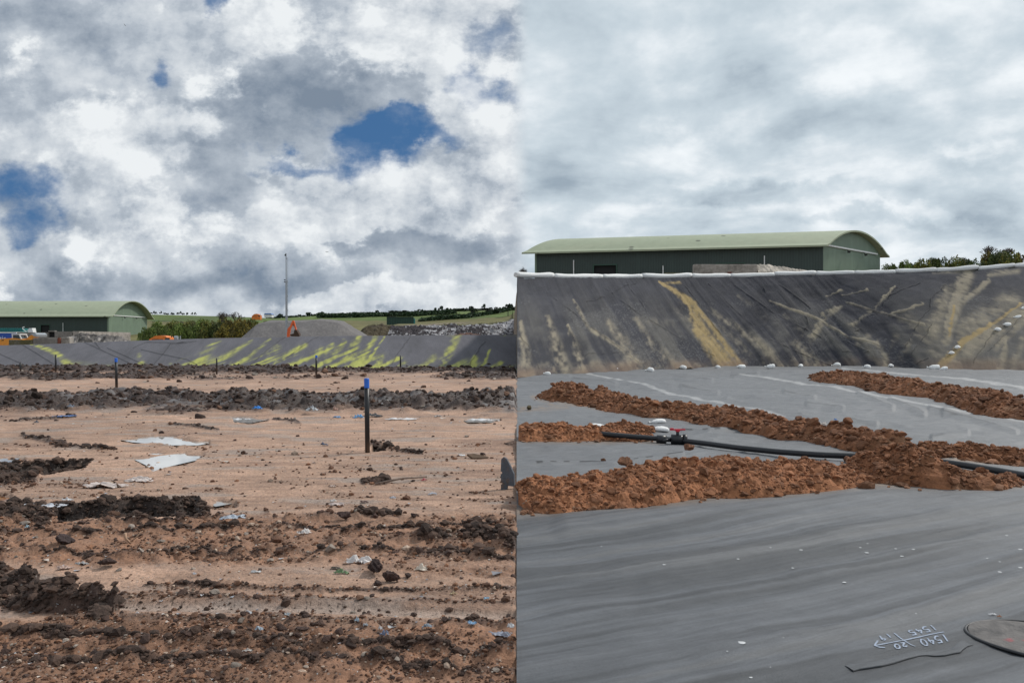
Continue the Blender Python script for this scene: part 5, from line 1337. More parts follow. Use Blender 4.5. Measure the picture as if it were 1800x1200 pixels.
bm = bmesh.new(); box_at(bm, 105.2, 122, 593, 640, 96.2, 1.0, .05); put(obj_bm('pale_panel', bm, M['pale_concrete']), wr)
br = empty('storage_bay', PD(80, 640, 118), 'brown grey concrete storage bay with a dark opening in front of the left shed', 'wall')
bm = bmesh.new(); box_at(bm, 30, 85, 584, 640, 118, .6); box_at(bm, 85, 96, 592.6, 640, 118, .6); box_at(bm, 96, 127, 582.5, 640, 118, .6); box_at(bm, 85, 96, 580.8, 583, 118, .6); put(obj_bm('bay_wall', bm, M['concrete']), br)
bm = bmesh.new(); box_at(bm, 85, 96, 583, 592.6, 118.4, .5); put(obj_bm('opening', bm, M['void']), br)
bm = bmesh.new(); x0, _, z1 = PD(127, 582, 118); bx(bm, (x0 + .5, 126, z1 / 2 - .5), (.8, 16, z1 + 1)); put(obj_bm('side_wall', bm, M['pale_concrete']), br)

# rubble beside the bay
def heap(name, label, cat, px0, px1, top, y0, depth, zbase, seed, colf, lump, material='terrain', nx=260, ny=60, kind=None, flat=False):
    """long heap between two photo columns whose skyline follows top = [(px, py)]"""
    s = np.linspace(0, 1, nx); t = np.linspace(-1, 1, ny)
    px = px0 + (px1 - px0) * s
    tp = np.interp(px, [p for p, _ in top], [q for _, q in top])
    h = (EYE + (600 - tp) / F * y0 - zbase)[:, None]
    X = ((px - 900) / F * y0)[:, None] + np.zeros(ny)[None]; Y = y0 + t[None] * depth + np.zeros(nx)[:, None]
    pr = np.clip(1 - np.abs(t), 0, 1)[None]
    if flat: pr = np.clip(1.0 - np.clip(-t, 0, 1), 0, 1)[None]
    pr = sstep(pr, 0, .95) * .35 + pr * .65
    n = fbm(X * .25, Y * .25, 5, seed, .6)
    lp = lumps(X, Y, lump, seed + 1, .9) * lump + lumps(X, Y, lump * .45, seed + 2, .9) * lump * .45
    Z = zbase - .4 + (h + .4) * pr * (1 + n * .25) + (lp * .8 - lump * .25) * sstep(pr, .0, .2)
    col = colf(X, Y, Z, px[:, None] + np.zeros(ny)[None], t[None] + np.zeros(nx)[:, None])
    o = mesh_np(name, np.stack([X, Y, Z], -1).reshape(-1, 3), grid_faces(nx, ny)[:, ::-1], M[material], np.clip(col, .01, .7).reshape(-1, 3), smooth=False)
    return tag(o, label, cat, None, kind)
def rub_col(X, Y, Z, PX, t):
    n = fbm(X * 1.3, Z * 2 + Y, 3, 701); m = lumps(X + Z * .4, Y + Z, .5, 703, .6)
    c = np.empty(X.shape + (3,)); c[:] = (.17, .155, .145); c *= (1 + n * 1.3)[..., None]
    c[m > .22] = (.40, .36, .33)
    d = (fbm(X * .6, Z * 1.2 + Y * .5, 3, 705) > .08) & (PX < 190); c[d] = c[d] * .35
    return c
heap('rubble_heap', 'heap of broken grey concrete rubble in front of the left shed', 'rubble', 104, 245, [(104, 596), (118, 589), (126, 590), (140, 585), (165, 586), (185, 588), (200, 590), (220, 592), (236, 599), (245, 604)], 101, 5, -.9, 700, rub_col, .8)
def rub_col2(X, Y, Z, PX, t):
    n = fbm(X * 1.1, Z * 2 + Y, 4, 711); c = np.empty(X.shape + (3,)); c[:] = (.42, .375, .32); c *= (1 + n * 1.2)[..., None]; return c
heap('rubble_heap', 'pale sloping pile of rubble against the right shed wall', 'rubble', 1328, 1448, [(1328, 463), (1345, 463.5), (1380, 467), (1410, 472), (1440, 478), (1448, 487)], 86, 3, 6.0, 710, rub_col2, .5)
bm = bmesh.new(); box_at(bm, 1220, 1331, 464.5, 520, 85, .7, .04); tag(obj_bm('block_wall', bm, M['pale_concrete']), 'brown grey concrete wall standing in front of the right shed', 'wall')
bm = bmesh.new(); box_at(bm, 1168, 1219, 479.5, 520, 80, .8, .05); tag(obj_bm('block_wall', bm, M['moss_concrete']), 'low mossy wall just behind the white tubes, left of the concrete wall', 'wall')
bm = bmesh.new(); box_at(bm, 1280, 1286, 479, 500, 70, .3, .02); bx(bm, (PD(1283, 478.6, 70)[0], 70.15, PD(1283, 478.6, 70)[2]), (.36, .38, .06)); tag(obj_bm('rusty_stub', bm, M['rust']), 'small rusty post stub sticking up between two white tubes', 'post')

# wheel loader, lorry trailer, container, hopper
def wheel(parent, c, r, w, axis=(0, 1, 0)):
    a = Vector(axis); bm = bmesh.new(); tube(bm, [Vector(c) - a * w / 2, Vector(c) - a * w * .3, Vector(c) + a * w * .3, Vector(c) + a * w / 2], r, 20); t = obj_bm('wheel', bm, M['dark'], parent)
    bm = bmesh.new(); tube(bm, [Vector(c) - a * (w / 2 + .02), Vector(c) + a * (w / 2 + .02)], r * .5, 14); obj_bm('rim', bm, M['yellow_orange'], t)
def P2(px, py, y, root):
    v = Vector(PD(px, py, y)); return v - root.location
y = 108.0
ld = empty('wheel_loader', (PD(38, 640, y)[0], y, -.9), 'orange wheel loader with a white framed cab behind the mossy wall', 'loader')
q = lambda px, py: P2(px, py, y, ld)
bm = bmesh.new(); prism(bm, [(q(a, b).x, q(a, b).z) for a, b in ((2, 604), (2, 599), (5, 596.5), (13, 595), (28, 594), (46, 596), (46, 608), (16, 609), (6, 606))], (1, 0, 0), (0, 0, 1), (0, -.9, 0), (0, 1.8, 0)); obj_bm('body', bm, M['yellow_orange'], ld)
bm = bmesh.new(); prism(bm, [(q(a, b).x, q(a, b).z) for a, b in ((9, 598.6), (12, 597), (14.5, 597), (14.5, 598.4))], (1, 0, 0), (0, 0, 1), (0, -.94, 0), (0, .04, 0)); obj_bm('grille', bm, M['dark'], ld)
bm = bmesh.new(); p = [q(28, 596.5), q(28, 587.5), q(40, 587.5), q(44, 596.5)]
for a, b in zip(p, p[1:] + p[:1]):
    for dy in (-.75, .75): tube(bm, [a + Vector((0, dy, 0)), b + Vector((0, dy, 0))], .07, 6)
bx(bm, (p[1] + p[2]) / 2, ((p[2] - p[1]).length + .2, 1.6, .12)); cab = obj_bm('cab', bm, M['white_paint'], ld)
bm = bmesh.new(); prism(bm, [(v.x, v.z) for v in (q(29, 596), q(29, 588.5), q(38.5, 588.5), q(41, 596))], (1, 0, 0), (0, 0, 1), (0, -.7, 0), (0, 1.4, 0)); obj_bm('window', bm, M['glass'], cab)
bm = bmesh.new(); prism(bm, [(q(a, b).x, q(a, b).z) for a, b in ((46, 597.5), (57, 589), (66, 587), (70, 588), (71, 590.5), (66, 592.5), (56, 598), (48, 601))], (1, 0, 0), (0, 0, 1), (0, -.35, 0), (0, .7, 0)); obj_bm('loader_arm', bm, M['yellow_orange'], ld)
bm = bmesh.new(); prism(bm, [(q(a, b).x, q(a, b).z) for a, b in ((63, 586.5), (70, 585), (74, 588), (73, 592), (69, 591))], (1, 0, 0), (0, 0, 1), (0, -1.2, 0), (0, 2.4, 0)); obj_bm('bucket', bm, M['steel'], ld)
for a in (12, 40):
    for dy in (-1.0, 1.0): wheel(ld, q(a, 620) * 1.0 + Vector((0, dy, -q(a, 620).z + .75)), .75, .5)
y = 124.0
tr = empty('lorry_trailer', (PD(-20, 640, y)[0], y, -.6), 'blue box trailer with white lettering at the left edge of the photo', 'trailer')
q = lambda px, py: P2(px, py, y, tr)
bm = bmesh.new(); a, b = q(-110, 585.5), q(37, 612); bx(bm, (a + b) / 2, (b.x - a.x, 2.4, a.z - b.z)); obj_bm('box_body', bm, M['blue_paint'], tr)
bm = bmesh.new(); a, b = q(-110, 583.6), q(37.4, 585.5); bx(bm, (a + b) / 2, (b.x - a.x, 2.5, a.z - b.z)); obj_bm('top_rail', bm, M['white_paint'], tr)
for a in (-100, -80, 10, 25): wheel(tr, Vector((q(a, 0).x, -1.0, .5)), .5, .3)
cu = bpy.data.curves.new('lettering', 'FONT'); cu.body = 'atlantic'; cu.size = .95; cu.extrude = .004; cu.align_x = 'RIGHT'
to = bpy.data.objects.new('lettering', cu); C.objects.link(to); dg = bpy.context.evaluated_depsgraph_get()
me = bpy.data.meshes.new_from_object(to.evaluated_get(dg)); bpy.data.objects.remove(to)
me.materials.clear(); me.materials.append(M['white_paint']); o = link(bpy.data.objects.new('lettering', me), tr); o.location = q(19.5, 598.2) + Vector((0, -1.206, 0)); o.rotation_euler = (R(90), 0, 0)
y = 150.0; bm = bmesh.new(); box_at(bm, -90, 40, 577, 620, y, 2.6, .03)
for k in range(40):
    x, _, z = PD(-88 + k * 3.2, 592, y); bx(bm, (x, y - .03, z + .3), (.10, .06, 2.6))
tag(obj_bm('shipping_container', bm, M['teal_paint']), 'teal container standing behind the blue trailer', 'container')
y = 135.0; hp = empty('hopper', (PD(57, 600, y)[0], y, -.3), 'pale grey hopper with a thin arm standing above the storage bay', 'hopper'); q = lambda px, py: P2(px, py, y, hp)
bm = bmesh.new(); prism(bm, [(q(a, b).x, q(a, b).z) for a, b in ((52, 584), (54, 576.8), (59.5, 576.5), (61, 584))], (1, 0, 0), (0, 0, 1), (0, -.5, 0), (0, 1.0, 0)); bx(bm, (q(56.5, 0).x, 0, q(0, 584).z / 2), (.5, .6, q(0, 584).z)); obj_bm('hopper_body', bm, M['white_paint'], hp)
bm = bmesh.new(); tube(bm, [q(46, 583), q(50, 579.5), q(54, 578)], .06, 6); tube(bm, [q(39.5, 577.5), q(40.5, 574.8), q(42.5, 574.6)], .07, 6); tube(bm, [q(39.5, 577.5), q(46, 583)], .05, 6); obj_bm('hopper_arm', bm, M['white_paint'], hp)

def dumper(px0, px1, top, bot, y, name, label, m, extra):
    xc = (PD(px0, 0, y)[0] + PD(px1, 0, y)[0]) / 2; ztop = PD(0, top, y)[2]; zb = PD(0, bot, y)[2]
    rt = empty(name, (xc, y, zb), label, 'machine'); w = PD(px1, 0, y)[0] - PD(px0, 0, y)[0]; h = ztop - zb
    bm = bmesh.new(); prism(bm, [(-.5 * w, -.8), (-.5 * w, h * .25), (-.33 * w, h * .62), (-.22 * w, h * .9), (.05 * w, h), (.28 * w, h * .86), (.33 * w, h * .6), (.48 * w, h * .55), (.5 * w, -.8)], (1, 0, 0), (0, 0, 1), (0, -.8, 0), (0, 1.6, 0)); obj_bm('body', bm, m, rt)
    bm = bmesh.new(); bx(bm, (.36 * w, -.82, h * .30), (.2 * w, .06, h * .35)); bx(bm, (-.1 * w, -.82, h * .18), (.5 * w, .05, h * .10)); obj_bm('window', bm, M['glass'], rt)
    bm = bmesh.new(); tube(bm, [(.40 * w, 0, h * .5), (.40 * w, 0, h * 1.0)], .05, 6); obj_bm('exhaust', bm, M['dark'], rt)
    if extra:
        for a in (-.35, .35): wheel(rt, (a * w, -.8, -.6), .45, .3)
    return rt
dumper(268, 305, 589.5, 598, 86, 'orange_machine', 'low orange machine roof showing above the slope crest right of the left shed', M['orange'], True)
bm = bmesh.new(); x, y, z = PD(308, 594, 84); tube(bm, [(x - .05, y, z), (x + .25, y, z)], .22, 14); bx(bm, (x + .5, y, z - .5), (.08, .08, 1.4)); bx(bm, (x + .15, y, z - 1.0), (1.0, .5, 1.0))
tag(obj_bm('pump_unit', bm, M['steel']), 'small grey pump unit beside the low orange machine', 'pump')
dumper(444, 459, 551.5, 557, 240, 'orange_machine', 'tiny orange machine on the gorse hill left of the mast', M['orange'], False)
rt = empty('site_cabin', PD(473, 558, 240), 'tiny blue and white cabin on the hill beside the orange machine', 'cabin'); s = 240 / F
bm = bmesh.new(); bx(bm, (0, 0, 2.6 * s), (13 * s, 2.2, 5.2 * s)); obj_bm('cabin_body', bm, M['white_paint'], rt)
bm = bmesh.new(); prism(bm, [(-7.2 * s, 5.0 * s), (-5.5 * s, 7.2 * s), (4.8 * s, 7.2 * s), (7.2 * s, 5.0 * s)], (1, 0, 0), (0, 0, 1), (0, -1.2, 0), (0, 2.4, 0)); obj_bm('cabin_roof', bm, mat('faded_blue', (.10, .20, .45), .6, .2, 3), rt)

# gravel mound, mast, excavator
def gravel(nt, vec, base, b):
    n = noise(nt, vec, .5, 6, .6); return mix(nt, n.step(.45, .7) * .4, base, (.21, .195, .185))
M['gravel'] = mat('grey_gravel', (.150, .140, .138), .95, .25, 3, .05, 3, fn=gravel)
def mound():
    y0 = 140.0; nx, ny = 260, 140
    px = np.linspace(405, 655, nx); t = np.linspace(-1.25, 1.25, ny)
    X = ((px - 900) / F * y0)[:, None] + np.zeros(ny); Y = y0 + 10 * t[None] + np.zeros(nx)[:, None]
    sk = EYE + (600 - np.interp(px, [405, 425, 455, 470, 545, 560, 575, 600, 640, 655], [600, 594, 566, 562.5, 561.5, 560, 560, 564, 592, 600])) / F * y0
    # flat-topped cone flanks, with a raised ridge on the right that comes forward
    zf = np.minimum(sk[:, None] + .25, sk[:, None] + 0 * t)
    front = np.interp(t, [-1.25, -.95, -.15, .2, .8, 1.25], [0, .02, .92, 1, .9, 0])[None] + np.zeros((nx, 1))
    spur = np.exp(-((px[:, None] - (568 - 50 * np.clip(-t[None], 0, 1))) / 26) ** 2) * np.clip(-t[None], 0, 1) * .22 * (t[None] > -1)
    base = -.6
    Z = base + (zf - base) * np.clip(front + spur, 0, 1.0) + fbm(X * .5, Y * .5, 5, 801) * .30
    o = mesh_np('gravel_mound', np.stack([X, Y, Z], -1).reshape(-1, 3), grid_faces(nx, ny)[:, ::-1], M['gravel'])
    tag(o, 'large grey gravel mound with a flat top behind the lined slope', 'mound')
mound()
y = 122.0; ms = empty('camera_mast', (PD(503.5, 0, y)[0], y, -.6), 'tall thin grey telescopic mast in front of the gravel mound', 'mast'); q = lambda px, py: P2(px, py, y, ms)
bm = bmesh.new(); tube(bm, [(0, 0, 0), q(503.2, 494)], .13, 10); tube(bm, [q(503.2, 494), q(502.9, 446)], .075, 8); obj_bm('mast_tube', bm, M['steel'], ms)
bm = bmesh.new()
tube(bm, [q(505.8, 455), q(505.5, 585)], .03, 6); bx(bm, (q(504.2, 454).x, 0, q(0, 454).z), (.36, .08, .08))
for b in (494, 520, 545, 565): bx(bm, (q(504.4, 0).x, 0, q(0, b).z), (.34, .16, .10))
obj_bm('cable', bm, M['steel'], ms)
bm = bmesh.new(); bmesh.ops.create_uvsphere(bm, u_segments=12, v_segments=8, radius=.13, matrix=Matrix.Translation(q(501.6, 448.5))); tube(bm, [q(501.6, 447), q(503, 445.2)], .05, 6); obj_bm('camera_head', bm, M['dark'], ms)
for b in (492, 495.5):
    bm = bmesh.new(); bx(bm, q(500.4, b), (.16, .14, .12)); tube(bm, [q(500.4, b), q(503, b)], .03, 5); obj_bm('sensor_box', bm, M['dark'], ms)
bm = bmesh.new(); bx(bm, (0, 0, .35), (1.6, 1.4, .7)); obj_bm('mast_base', bm, M['steel'], ms)
y = 92.0; ex = empty('mini_excavator', (PD(505, 0, y)[0], y, -.9), 'small orange excavator whose raised arm shows above the slope crest', 'excavator'); q = lambda px, py: P2(px, py, y, ex)
bm = bmesh.new()
def plate(bm, pts, th): prism(bm, [(q(a, b).x, q(a, b).z) for a, b in pts], (1, 0, 0), (0, 0, 1), (0, -th / 2, 0), (0, th, 0))
plate(bm, [(504.3, 600), (504.8, 587), (506.2, 577), (510, 573.5), (513.3, 565.5), (514.6, 563.4), (516.4, 563.8), (516.2, 566.5), (513.6, 573), (511.2, 577.5), (509.2, 589), (508.6, 600)], .28); obj_bm('boom', bm, M['orange_red'], ex)
bm = bmesh.new(); plate(bm, [(514.4, 565.5), (516.2, 563.3), (517.6, 564.4), (519.2, 571), (521.6, 578.5), (521.4, 581.5), (519.6, 580.5), (517.3, 573)], .22); obj_bm('dipper_arm', bm, M['orange_red'], ex)
bm = bmesh.new(); tube(bm, [q(507.5, 585), q(511, 572)], .05, 6); tube(bm, [q(513, 567), q(519, 576)], .04, 6); obj_bm('ram', bm, M['dark'], ex)
bm = bmesh.new(); plate(bm, [(518.8, 580), (522.2, 579.5), (526.5, 586), (527, 589.5), (523, 591.5), (514, 591), (510.5, 589), (514, 587), (518, 586)], .8); obj_bm('bucket', bm, mat('muddy_bucket', (.06, .035, .022), .9, .3, 5), ex)
bm = bmesh.new(); bx(bm, (-.1, 0, 1.0), (1.5, 1.2, .8)); obj_bm('body', bm, M['orange_red'], ex)
for dy in (-.55, .55):
    bm = bmesh.new(); tube(bm, [(-.75, dy - .16, .28), (-.75, dy + .16, .28)], .28, 12); tube(bm, [(.75, dy - .16, .28), (.75, dy + .16, .28)], .28, 12); bx(bm, (0, dy, .28), (1.5, .32, .54)); obj_bm('track', bm, M['dark'], ex)

# waste heap, container and red soil behind the slope
def waste_col(X, Y, Z, PX, t):
    n = fbm(X * .5, Z * 1.5 + Y * .3, 4, 901); c = np.empty(X.shape + (3,)); c[:] = (.034, .028, .031); c *= (1 + n * 1.4)[..., None]
    k = np.interp(PX, [630, 690, 715, 770, 800, 900], [.0, .1, .8, .4, .9, 1.0])
    m = (fbm(X * 2.2 + Z, Y * 2.2 + Z * 2, 3, 903) + fbm(X * .25, Y * .25 + Z * .6, 3, 907) * .9 > .16 - .10 * k) & (k > .05)
    c[m] = np.array((.34, .33, .34)) * (1 + n[m] * .8)[..., None]
    g = (PX < 688) & (t > -.45); c[g] = np.array((.060, .045, .022)) * (1 + n[g] * 1.2)[..., None]
    top = t > .15; c[top] = np.array((.11, .105, .05)) * (1 + n[top])[..., None]
    return c
heap('waste_heap', 'long dark heap of waste flecked with pale rubbish below the green hill', 'waste heap', 628, 925, [(628, 590), (640, 574), (650, 570), (690, 571), (730, 572), (790, 571), (850, 568), (903, 563), (925, 560)], 172, 16, -.5, 900, waste_col, 1.1, nx=520, ny=90, flat=True)
def red_col(X, Y, Z, PX, t):
    c = np.empty(X.shape + (3,)); c[:] = (.115, .060, .045); return c * (1 + fbm(X, Y, 3, 911) * 1.0)[..., None]
heap('soil_mound', 'low reddish soil mound in front of the dark waste heap', 'soil mound', 785, 850, [(785, 592), (800, 587), (822, 583), (838, 585), (850, 590)], 128, 4, .2, 910, red_col, .5, nx=120, ny=40)
y = 205.0; zb = PD(0, 571, y)[2]; sk = empty('skip_container', (PD(705, 0, y)[0], y, zb), 'dark green open skip standing on the waste heap', 'skip'); s = y / F
bm = bmesh.new(); prism(bm, [(-24 * s, 0), (-24 * s, 14 * s), (23 * s, 13 * s), (23 * s, 0)], (1, 0, 0), (0, 0, 1), (0, -1.2, 0), (0, 2.4, 0)); obj_bm('skip_body', bm, M['dark_green'], sk)
bm = bmesh.new()
for k in range(11): bx(bm, ((-22 + k * 4.4) * s, -1.26, 6.6 * s), (.9 * s, .12, 12.4 * s))
bx(bm, (-.5 * s, -1.27, 13.6 * s), (47 * s, .14, 1.0 * s)); obj_bm('rib', bm, mat('darker_green', (.012, .036, .028), .6, .2, 3), sk)
bm = bmesh.new(); prism(bm, [(-22 * s, 13.2 * s), (-20 * s, 15 * s), (-5 * s, 14.2 * s), (20 * s, 13.4 * s), (22 * s, 12.6 * s)], (1, 0, 0), (0, 0, 1), (0, -1.0, 0), (0, 2.0, 0)); obj_bm('load', bm, mat('waste_load', (.10, .08, .05), .95, .4, 4), sk)
bm = bmesh.new(); bx(bm, (24 * s, -.6, 6 * s), (2.0 * s, .8, 9 * s)); obj_bm('door_gear', bm, M['teal_paint'], sk)

# ================================================================== PLANTS
def leaf_cloud(n, rx, ry, rz, size, seed, cols, clumps=26, flat=.3):
    """leaf-sized faces gathered in clumps over an uneven crown"""
    g = np.random.default_rng(seed)
    d = g.normal(size=(clumps, 3)); d /= np.linalg.norm(d, axis=1)[:, None]; d[:, 2] = np.abs(d[:, 2]) * 1.0 - flat * .3
    cc = d * g.uniform(.55, 1.0, (clumps, 1)); cr = g.uniform(.16, .36, clumps); tone = g.uniform(.6, 1.4, clumps)
    k = g.integers(0, clumps, n)
    e = g.normal(size=(n, 3)); e /= np.linalg.norm(e, axis=1)[:, None]; e *= g.uniform(.2, 1, (n, 1)) ** .5
    p = (cc[k] + e * cr[k][:, None]) * np.array((rx, ry, rz)); p[:, 2] = np.maximum(p[:, 2], -.15 * rz)
    a = g.normal(size=(n, 3)); a /= np.linalg.norm(a, axis=1)[:, None]; b = np.cross(a, g.normal(size=(n, 3))); b /= np.linalg.norm(b, axis=1)[:, None]
    s = size * g.uniform(.5, 1.5, (n, 1))
    V = np.stack([p - a * s, p + b * s * .5, p + a * s, p - b * s * .5], 1)
    cols = np.array(cols); c = cols[g.integers(0, len(cols), n)] * tone[k][:, None] * g.uniform(.7, 1.3, (n, 1))
    return V.reshape(-1, 3), np.arange(n * 4).reshape(-1, 4), np.repeat(c, 4, 0)
_lc = {}
def bush(px, pybase, y, wpx, hpx, key, cols, label, group, seed, name='bush', cat='bush', zoff=0.0, rz=None):
    x, _, z = PD(px, pybase, y); w, h = wpx / F * y / 2, hpx / F * y
    rt = empty(name, (x, y, z), label, cat, group)
    k = (key, seed % 4)
    if k not in _lc:
        V, Fc, cl = leaf_cloud(5200, 1, 1, 1, .055, 40 + seed % 4 + hash(key) % 1 + len(key) * 7, cols)
        o = mesh_np('foliage', V, Fc, M['leaf_gorse'], np.clip(cl, .008, .5), smooth=False, parent=rt); _lc[k] = o.data
        bm = bmesh.new()
        for j in range(5):
            a = j * 1.3; tube(bm, [(0, 0, -.25), (math.cos(a) * .2, math.sin(a) * .2, .25), (math.cos(a) * .5, math.sin(a) * .5, .6)], .035, 5, .015)
        s_ = obj_bm('stem', bm, M['twig'], rt); _lc[('stem', k)] = s_.data
    else:
        o = link(bpy.data.objects.new('foliage', _lc[k]), rt); s_ = link(bpy.data.objects.new('stem', _lc[('stem', k)]), rt)
    rt.scale = (w, w * .9, h); rt.rotation_euler = (0, 0, seed * 1.9)
    return rt
GORSE = [(.100, .130, .024), (.140, .150, .028), (.190, .165, .028), (.065, .088, .020)]
GOLD = [(.290, .215, .028), (.190, .155, .028), (.130, .115, .026), (.080, .078, .02)]
GREEN = [(.110, .170, .032), (.145, .200, .040), (.080, .125, .026), (.170, .210, .045)]
DARKG = [(.060, .088, .022), (.082, .108, .026), (.105, .122, .030), (.046, .064, .018)]
# gorse hill right of the left shed
spec = [(262, 600, 150, 38, 26, 'green'), (285, 600, 158, 40, 28, 'green'), (312, 601, 150, 42, 30, 'green'), (300, 592, 190, 60, 26, 'gorse'), (338, 600, 152, 40, 30, 'green'), (330, 590, 185, 50, 27, 'gorse'), (362, 600, 150, 46, 34, 'gorse'),
        (355, 590, 180, 44, 27, 'green'), (385, 600, 150, 48, 40, 'dark'), (378, 590, 182, 40, 32, 'gorse'), (402, 600, 146, 46, 44, 'gold'), (396, 588, 180, 44, 36, 'gorse'), (420, 601, 144, 44, 45, 'gold'), (415, 590, 178, 40, 38, 'gold'),
        (436, 600, 148, 40, 44, 'gold'), (445, 588, 182, 40, 30, 'gorse'), (470, 582, 190, 46, 22, 'gorse'), (500, 578, 200, 50, 17, 'dark'), (530, 576, 205, 46, 15, 'dark'), (275, 584, 200, 40, 18, 'green')]
CM = {'green': GREEN, 'gorse': GORSE, 'gold': GOLD, 'dark': DARKG}
NM = {'green': 'fresh green bush on the hill right of the left shed', 'gorse': 'olive green gorse bush on the hill left of the gravel mound', 'gold': 'golden brown gorse bush beside the left flank of the gravel mound', 'dark': 'dark bush in the scrub around the gravel mound'}
for k, (px, pb, y, w, h, t) in enumerate(spec): bush(px, pb, y, w, h * (.84 if px > 370 else 1), t, CM[t], NM[t], 'bushes on the hill at the left', k)
# hedge right of the right shed
spec = [(1560, 500, 118, 44, 30, 'green'), (1590, 500, 120, 44, 32, 'green'), (1618, 500, 116, 46, 34, 'gorse'), (1648, 500, 120, 50, 38, 'dark'), (1676, 500, 116, 50, 40, 'gorse'), (1700, 500, 120, 50, 44, 'dark'), (1726, 500, 116, 54, 48, 'dark'),
        (1752, 500, 120, 58, 56, 'dark'), (1776, 500, 114, 56, 60, 'gorse'), (1800, 500, 118, 60, 56, 'gold'), (1830, 500, 116, 60, 52, 'gorse'), (1605, 495, 130, 40, 27, 'dark'), (1690, 495, 132, 40, 42, 'green'), (1740, 495, 130, 44, 52, 'gold'), (1640, 495, 130, 44, 32, 'dark'), (1765, 495, 126, 50, 54, 'dark'), (1572, 495, 128, 50, 26, 'dark')]
NM2 = {'green': 'fresh green bush in the hedge right of the right shed', 'gorse': 'olive bush in the hedge at the right above the white tubes', 'gold': 'brownish bush at the high end of the right hedge', 'dark': 'dark green bush in the hedge right of the right shed'}
for k, (px, pb, y, w, h, t) in enumerate(spec): bush(px, pb, y, w, h * (1.22 if px < 1690 else .97), t, CM[t], NM2[t], 'bushes in the hedge at the right', k + 1)

def bare_tree(px, pybase, y, wpx, hpx, label, seed, leaf=None, cat='tree'):
    x, _, z = PD(px, pybase, y); h = hpx / F * y; w = wpx / F * y; g = random.Random(seed)
    rt = empty('bare_tree' if not leaf else 'young_tree', (x, y, z), label, cat)
    bm = bmesh.new(); bt = bmesh.new(); tips = []
    def grow(p, d, l, r, n):
        e = p + d * l; tube(bt if n < 3 else bm, [p, p + d * l * .5 + Vector((g.uniform(-1, 1), g.uniform(-1, 1), 0)) * l * .08, e], r, 5, r * .65)
        if n == 0: tips.append(e); return
        for _ in range(3 if n > 1 else 4):
            v = Vector((g.uniform(-1, 1), g.uniform(-1, 1), g.uniform(-.1, .8))).normalized()
            grow(p + d * l * g.uniform(.6, 1), (d * .9 + v * .75).normalized(), l * g.uniform(.6, .8), max(r * .62, h * .0055), n - 1)
    for k in range(3):
        a = Vector((g.uniform(-.5, .5) * w / h, g.uniform(-.3, .3), 1)).normalized(); grow(Vector((0, 0, -.3)), a, h * .36, h * .024, 4)
    obj_bm('trunk', bm, M['twig'], rt); obj_bm('twigs', bt, M['twig'], rt)
    if leaf:
        n = 1400; q = np.array([tuple(t) for t in tips]); gg = np.random.default_rng(seed); p = q[gg.integers(0, len(q), n)] + gg.normal(size=(n, 3)) * h * .05
        a = gg.normal(size=(n, 3)); a /= np.linalg.norm(a, axis=1)[:, None]; b = np.cross(a, gg.normal(size=(n, 3))); b /= np.linalg.norm(b, axis=1)[:, None]; s = h * .016
        V = np.stack([p - a * s, p + b * s * .5, p + a * s, p - b * s * .5], 1); cl = np.array(leaf)[None] * gg.uniform(.6, 1.4, (n, 1))
        mesh_np('crown', V.reshape(-1, 3), np.arange(n * 4).reshape(-1, 4), M['leaf_gorse'], np.repeat(cl, 4, 0), smooth=False, parent=rt)
    return rt
bare_tree(392, 572, 152, 26, 30, 'left one of two bare grey trees above the gorse hill', 3); bare_tree(416, 570, 154, 24, 28, 'right one of two bare grey trees above the gorse hill', 8)
bare_tree(321, 576, 200, 24, 16, 'thin leafy tree on the skyline right of the left shed', 12, (.07, .085, .03))
bare_tree(1741, 462, 132, 34, 38, 'left one of two bare trees above the hedge at the right', 21); bare_tree(1776, 460, 134, 34, 34, 'right one of two bare trees above the hedge at the right', 25)
bare_tree(1640, 472, 135, 34, 24, 'pale green round young tree in the right hedge', 30, (.085, .105, .04)); bare_tree(1690, 470, 135, 30, 22, 'loose green young tree in the middle of the right hedge', 33, (.06, .085, .03))
bare_tree(1574, 478, 140, 30, 15, 'thin leafless shrub just right of the shed', 37, (.09, .09, .05)); bare_tree(918, 492, 160, 24, 26, 'bare tree at the left end of the right shed', 39, (.06, .06, .05))

# small trees along the far ridge and a conifer row on the skyline
V, Fc, cl = leaf_cloud(420, 1, 1, .62, .16, 77, [(.020, .042, .020), (.030, .052, .022), (.016, .032, .016)], 14)
V[:, 2] += .75
tk, tf = ico(1); tk = tk * (.07, .07, .5) + (0, 0, .3)
far_me = []
for sd in (77, 78, 79):
    V, Fc, cl = leaf_cloud(380, 1, 1, .62, .15, sd, [(.018, .040, .020), (.028, .050, .022), (.015, .030, .016)], 12); V[:, 2] = V[:, 2] * .9 + .85
    t4 = np.array([(-.06, 0, -.2), (.06, 0, -.2), (.05, 0, .9), (-.05, 0, .9), (0, -.06, -.2), (0, .06, -.2), (0, .05, .9), (0, -.05, .9)])
    f4 = np.array([(0, 1, 2, 3), (4, 5, 6, 7)]) + len(V)
    o = mesh_np('hedgerow_tree', np.r_[V, t4], np.r_[Fc, f4], M['leaf_gorse'], np.clip(np.r_[cl, np.full((8, 3), .03)], .006, .4), smooth=False)
    far_me.append(o.data); bpy.data.objects.remove(o)
rr = random.Random(4)
def far_tree(px, y, wpx, hpx, label, group, pz=None):
    x = (px - 900) / F * y; z = float(terrain_h(np.array([x]), np.array([y]))[0]); s = y / F
    o = link(bpy.data.objects.new('hedgerow_tree', rr.choice(far_me))); o.location = (x, y, z - .1); o.scale = (wpx * s / 2, wpx * s / 2, hpx * s / 1.35); o.rotation_euler = (0, 0, rr.uniform(0, 6))
    tag(o, label, 'tree', group)
px = 478
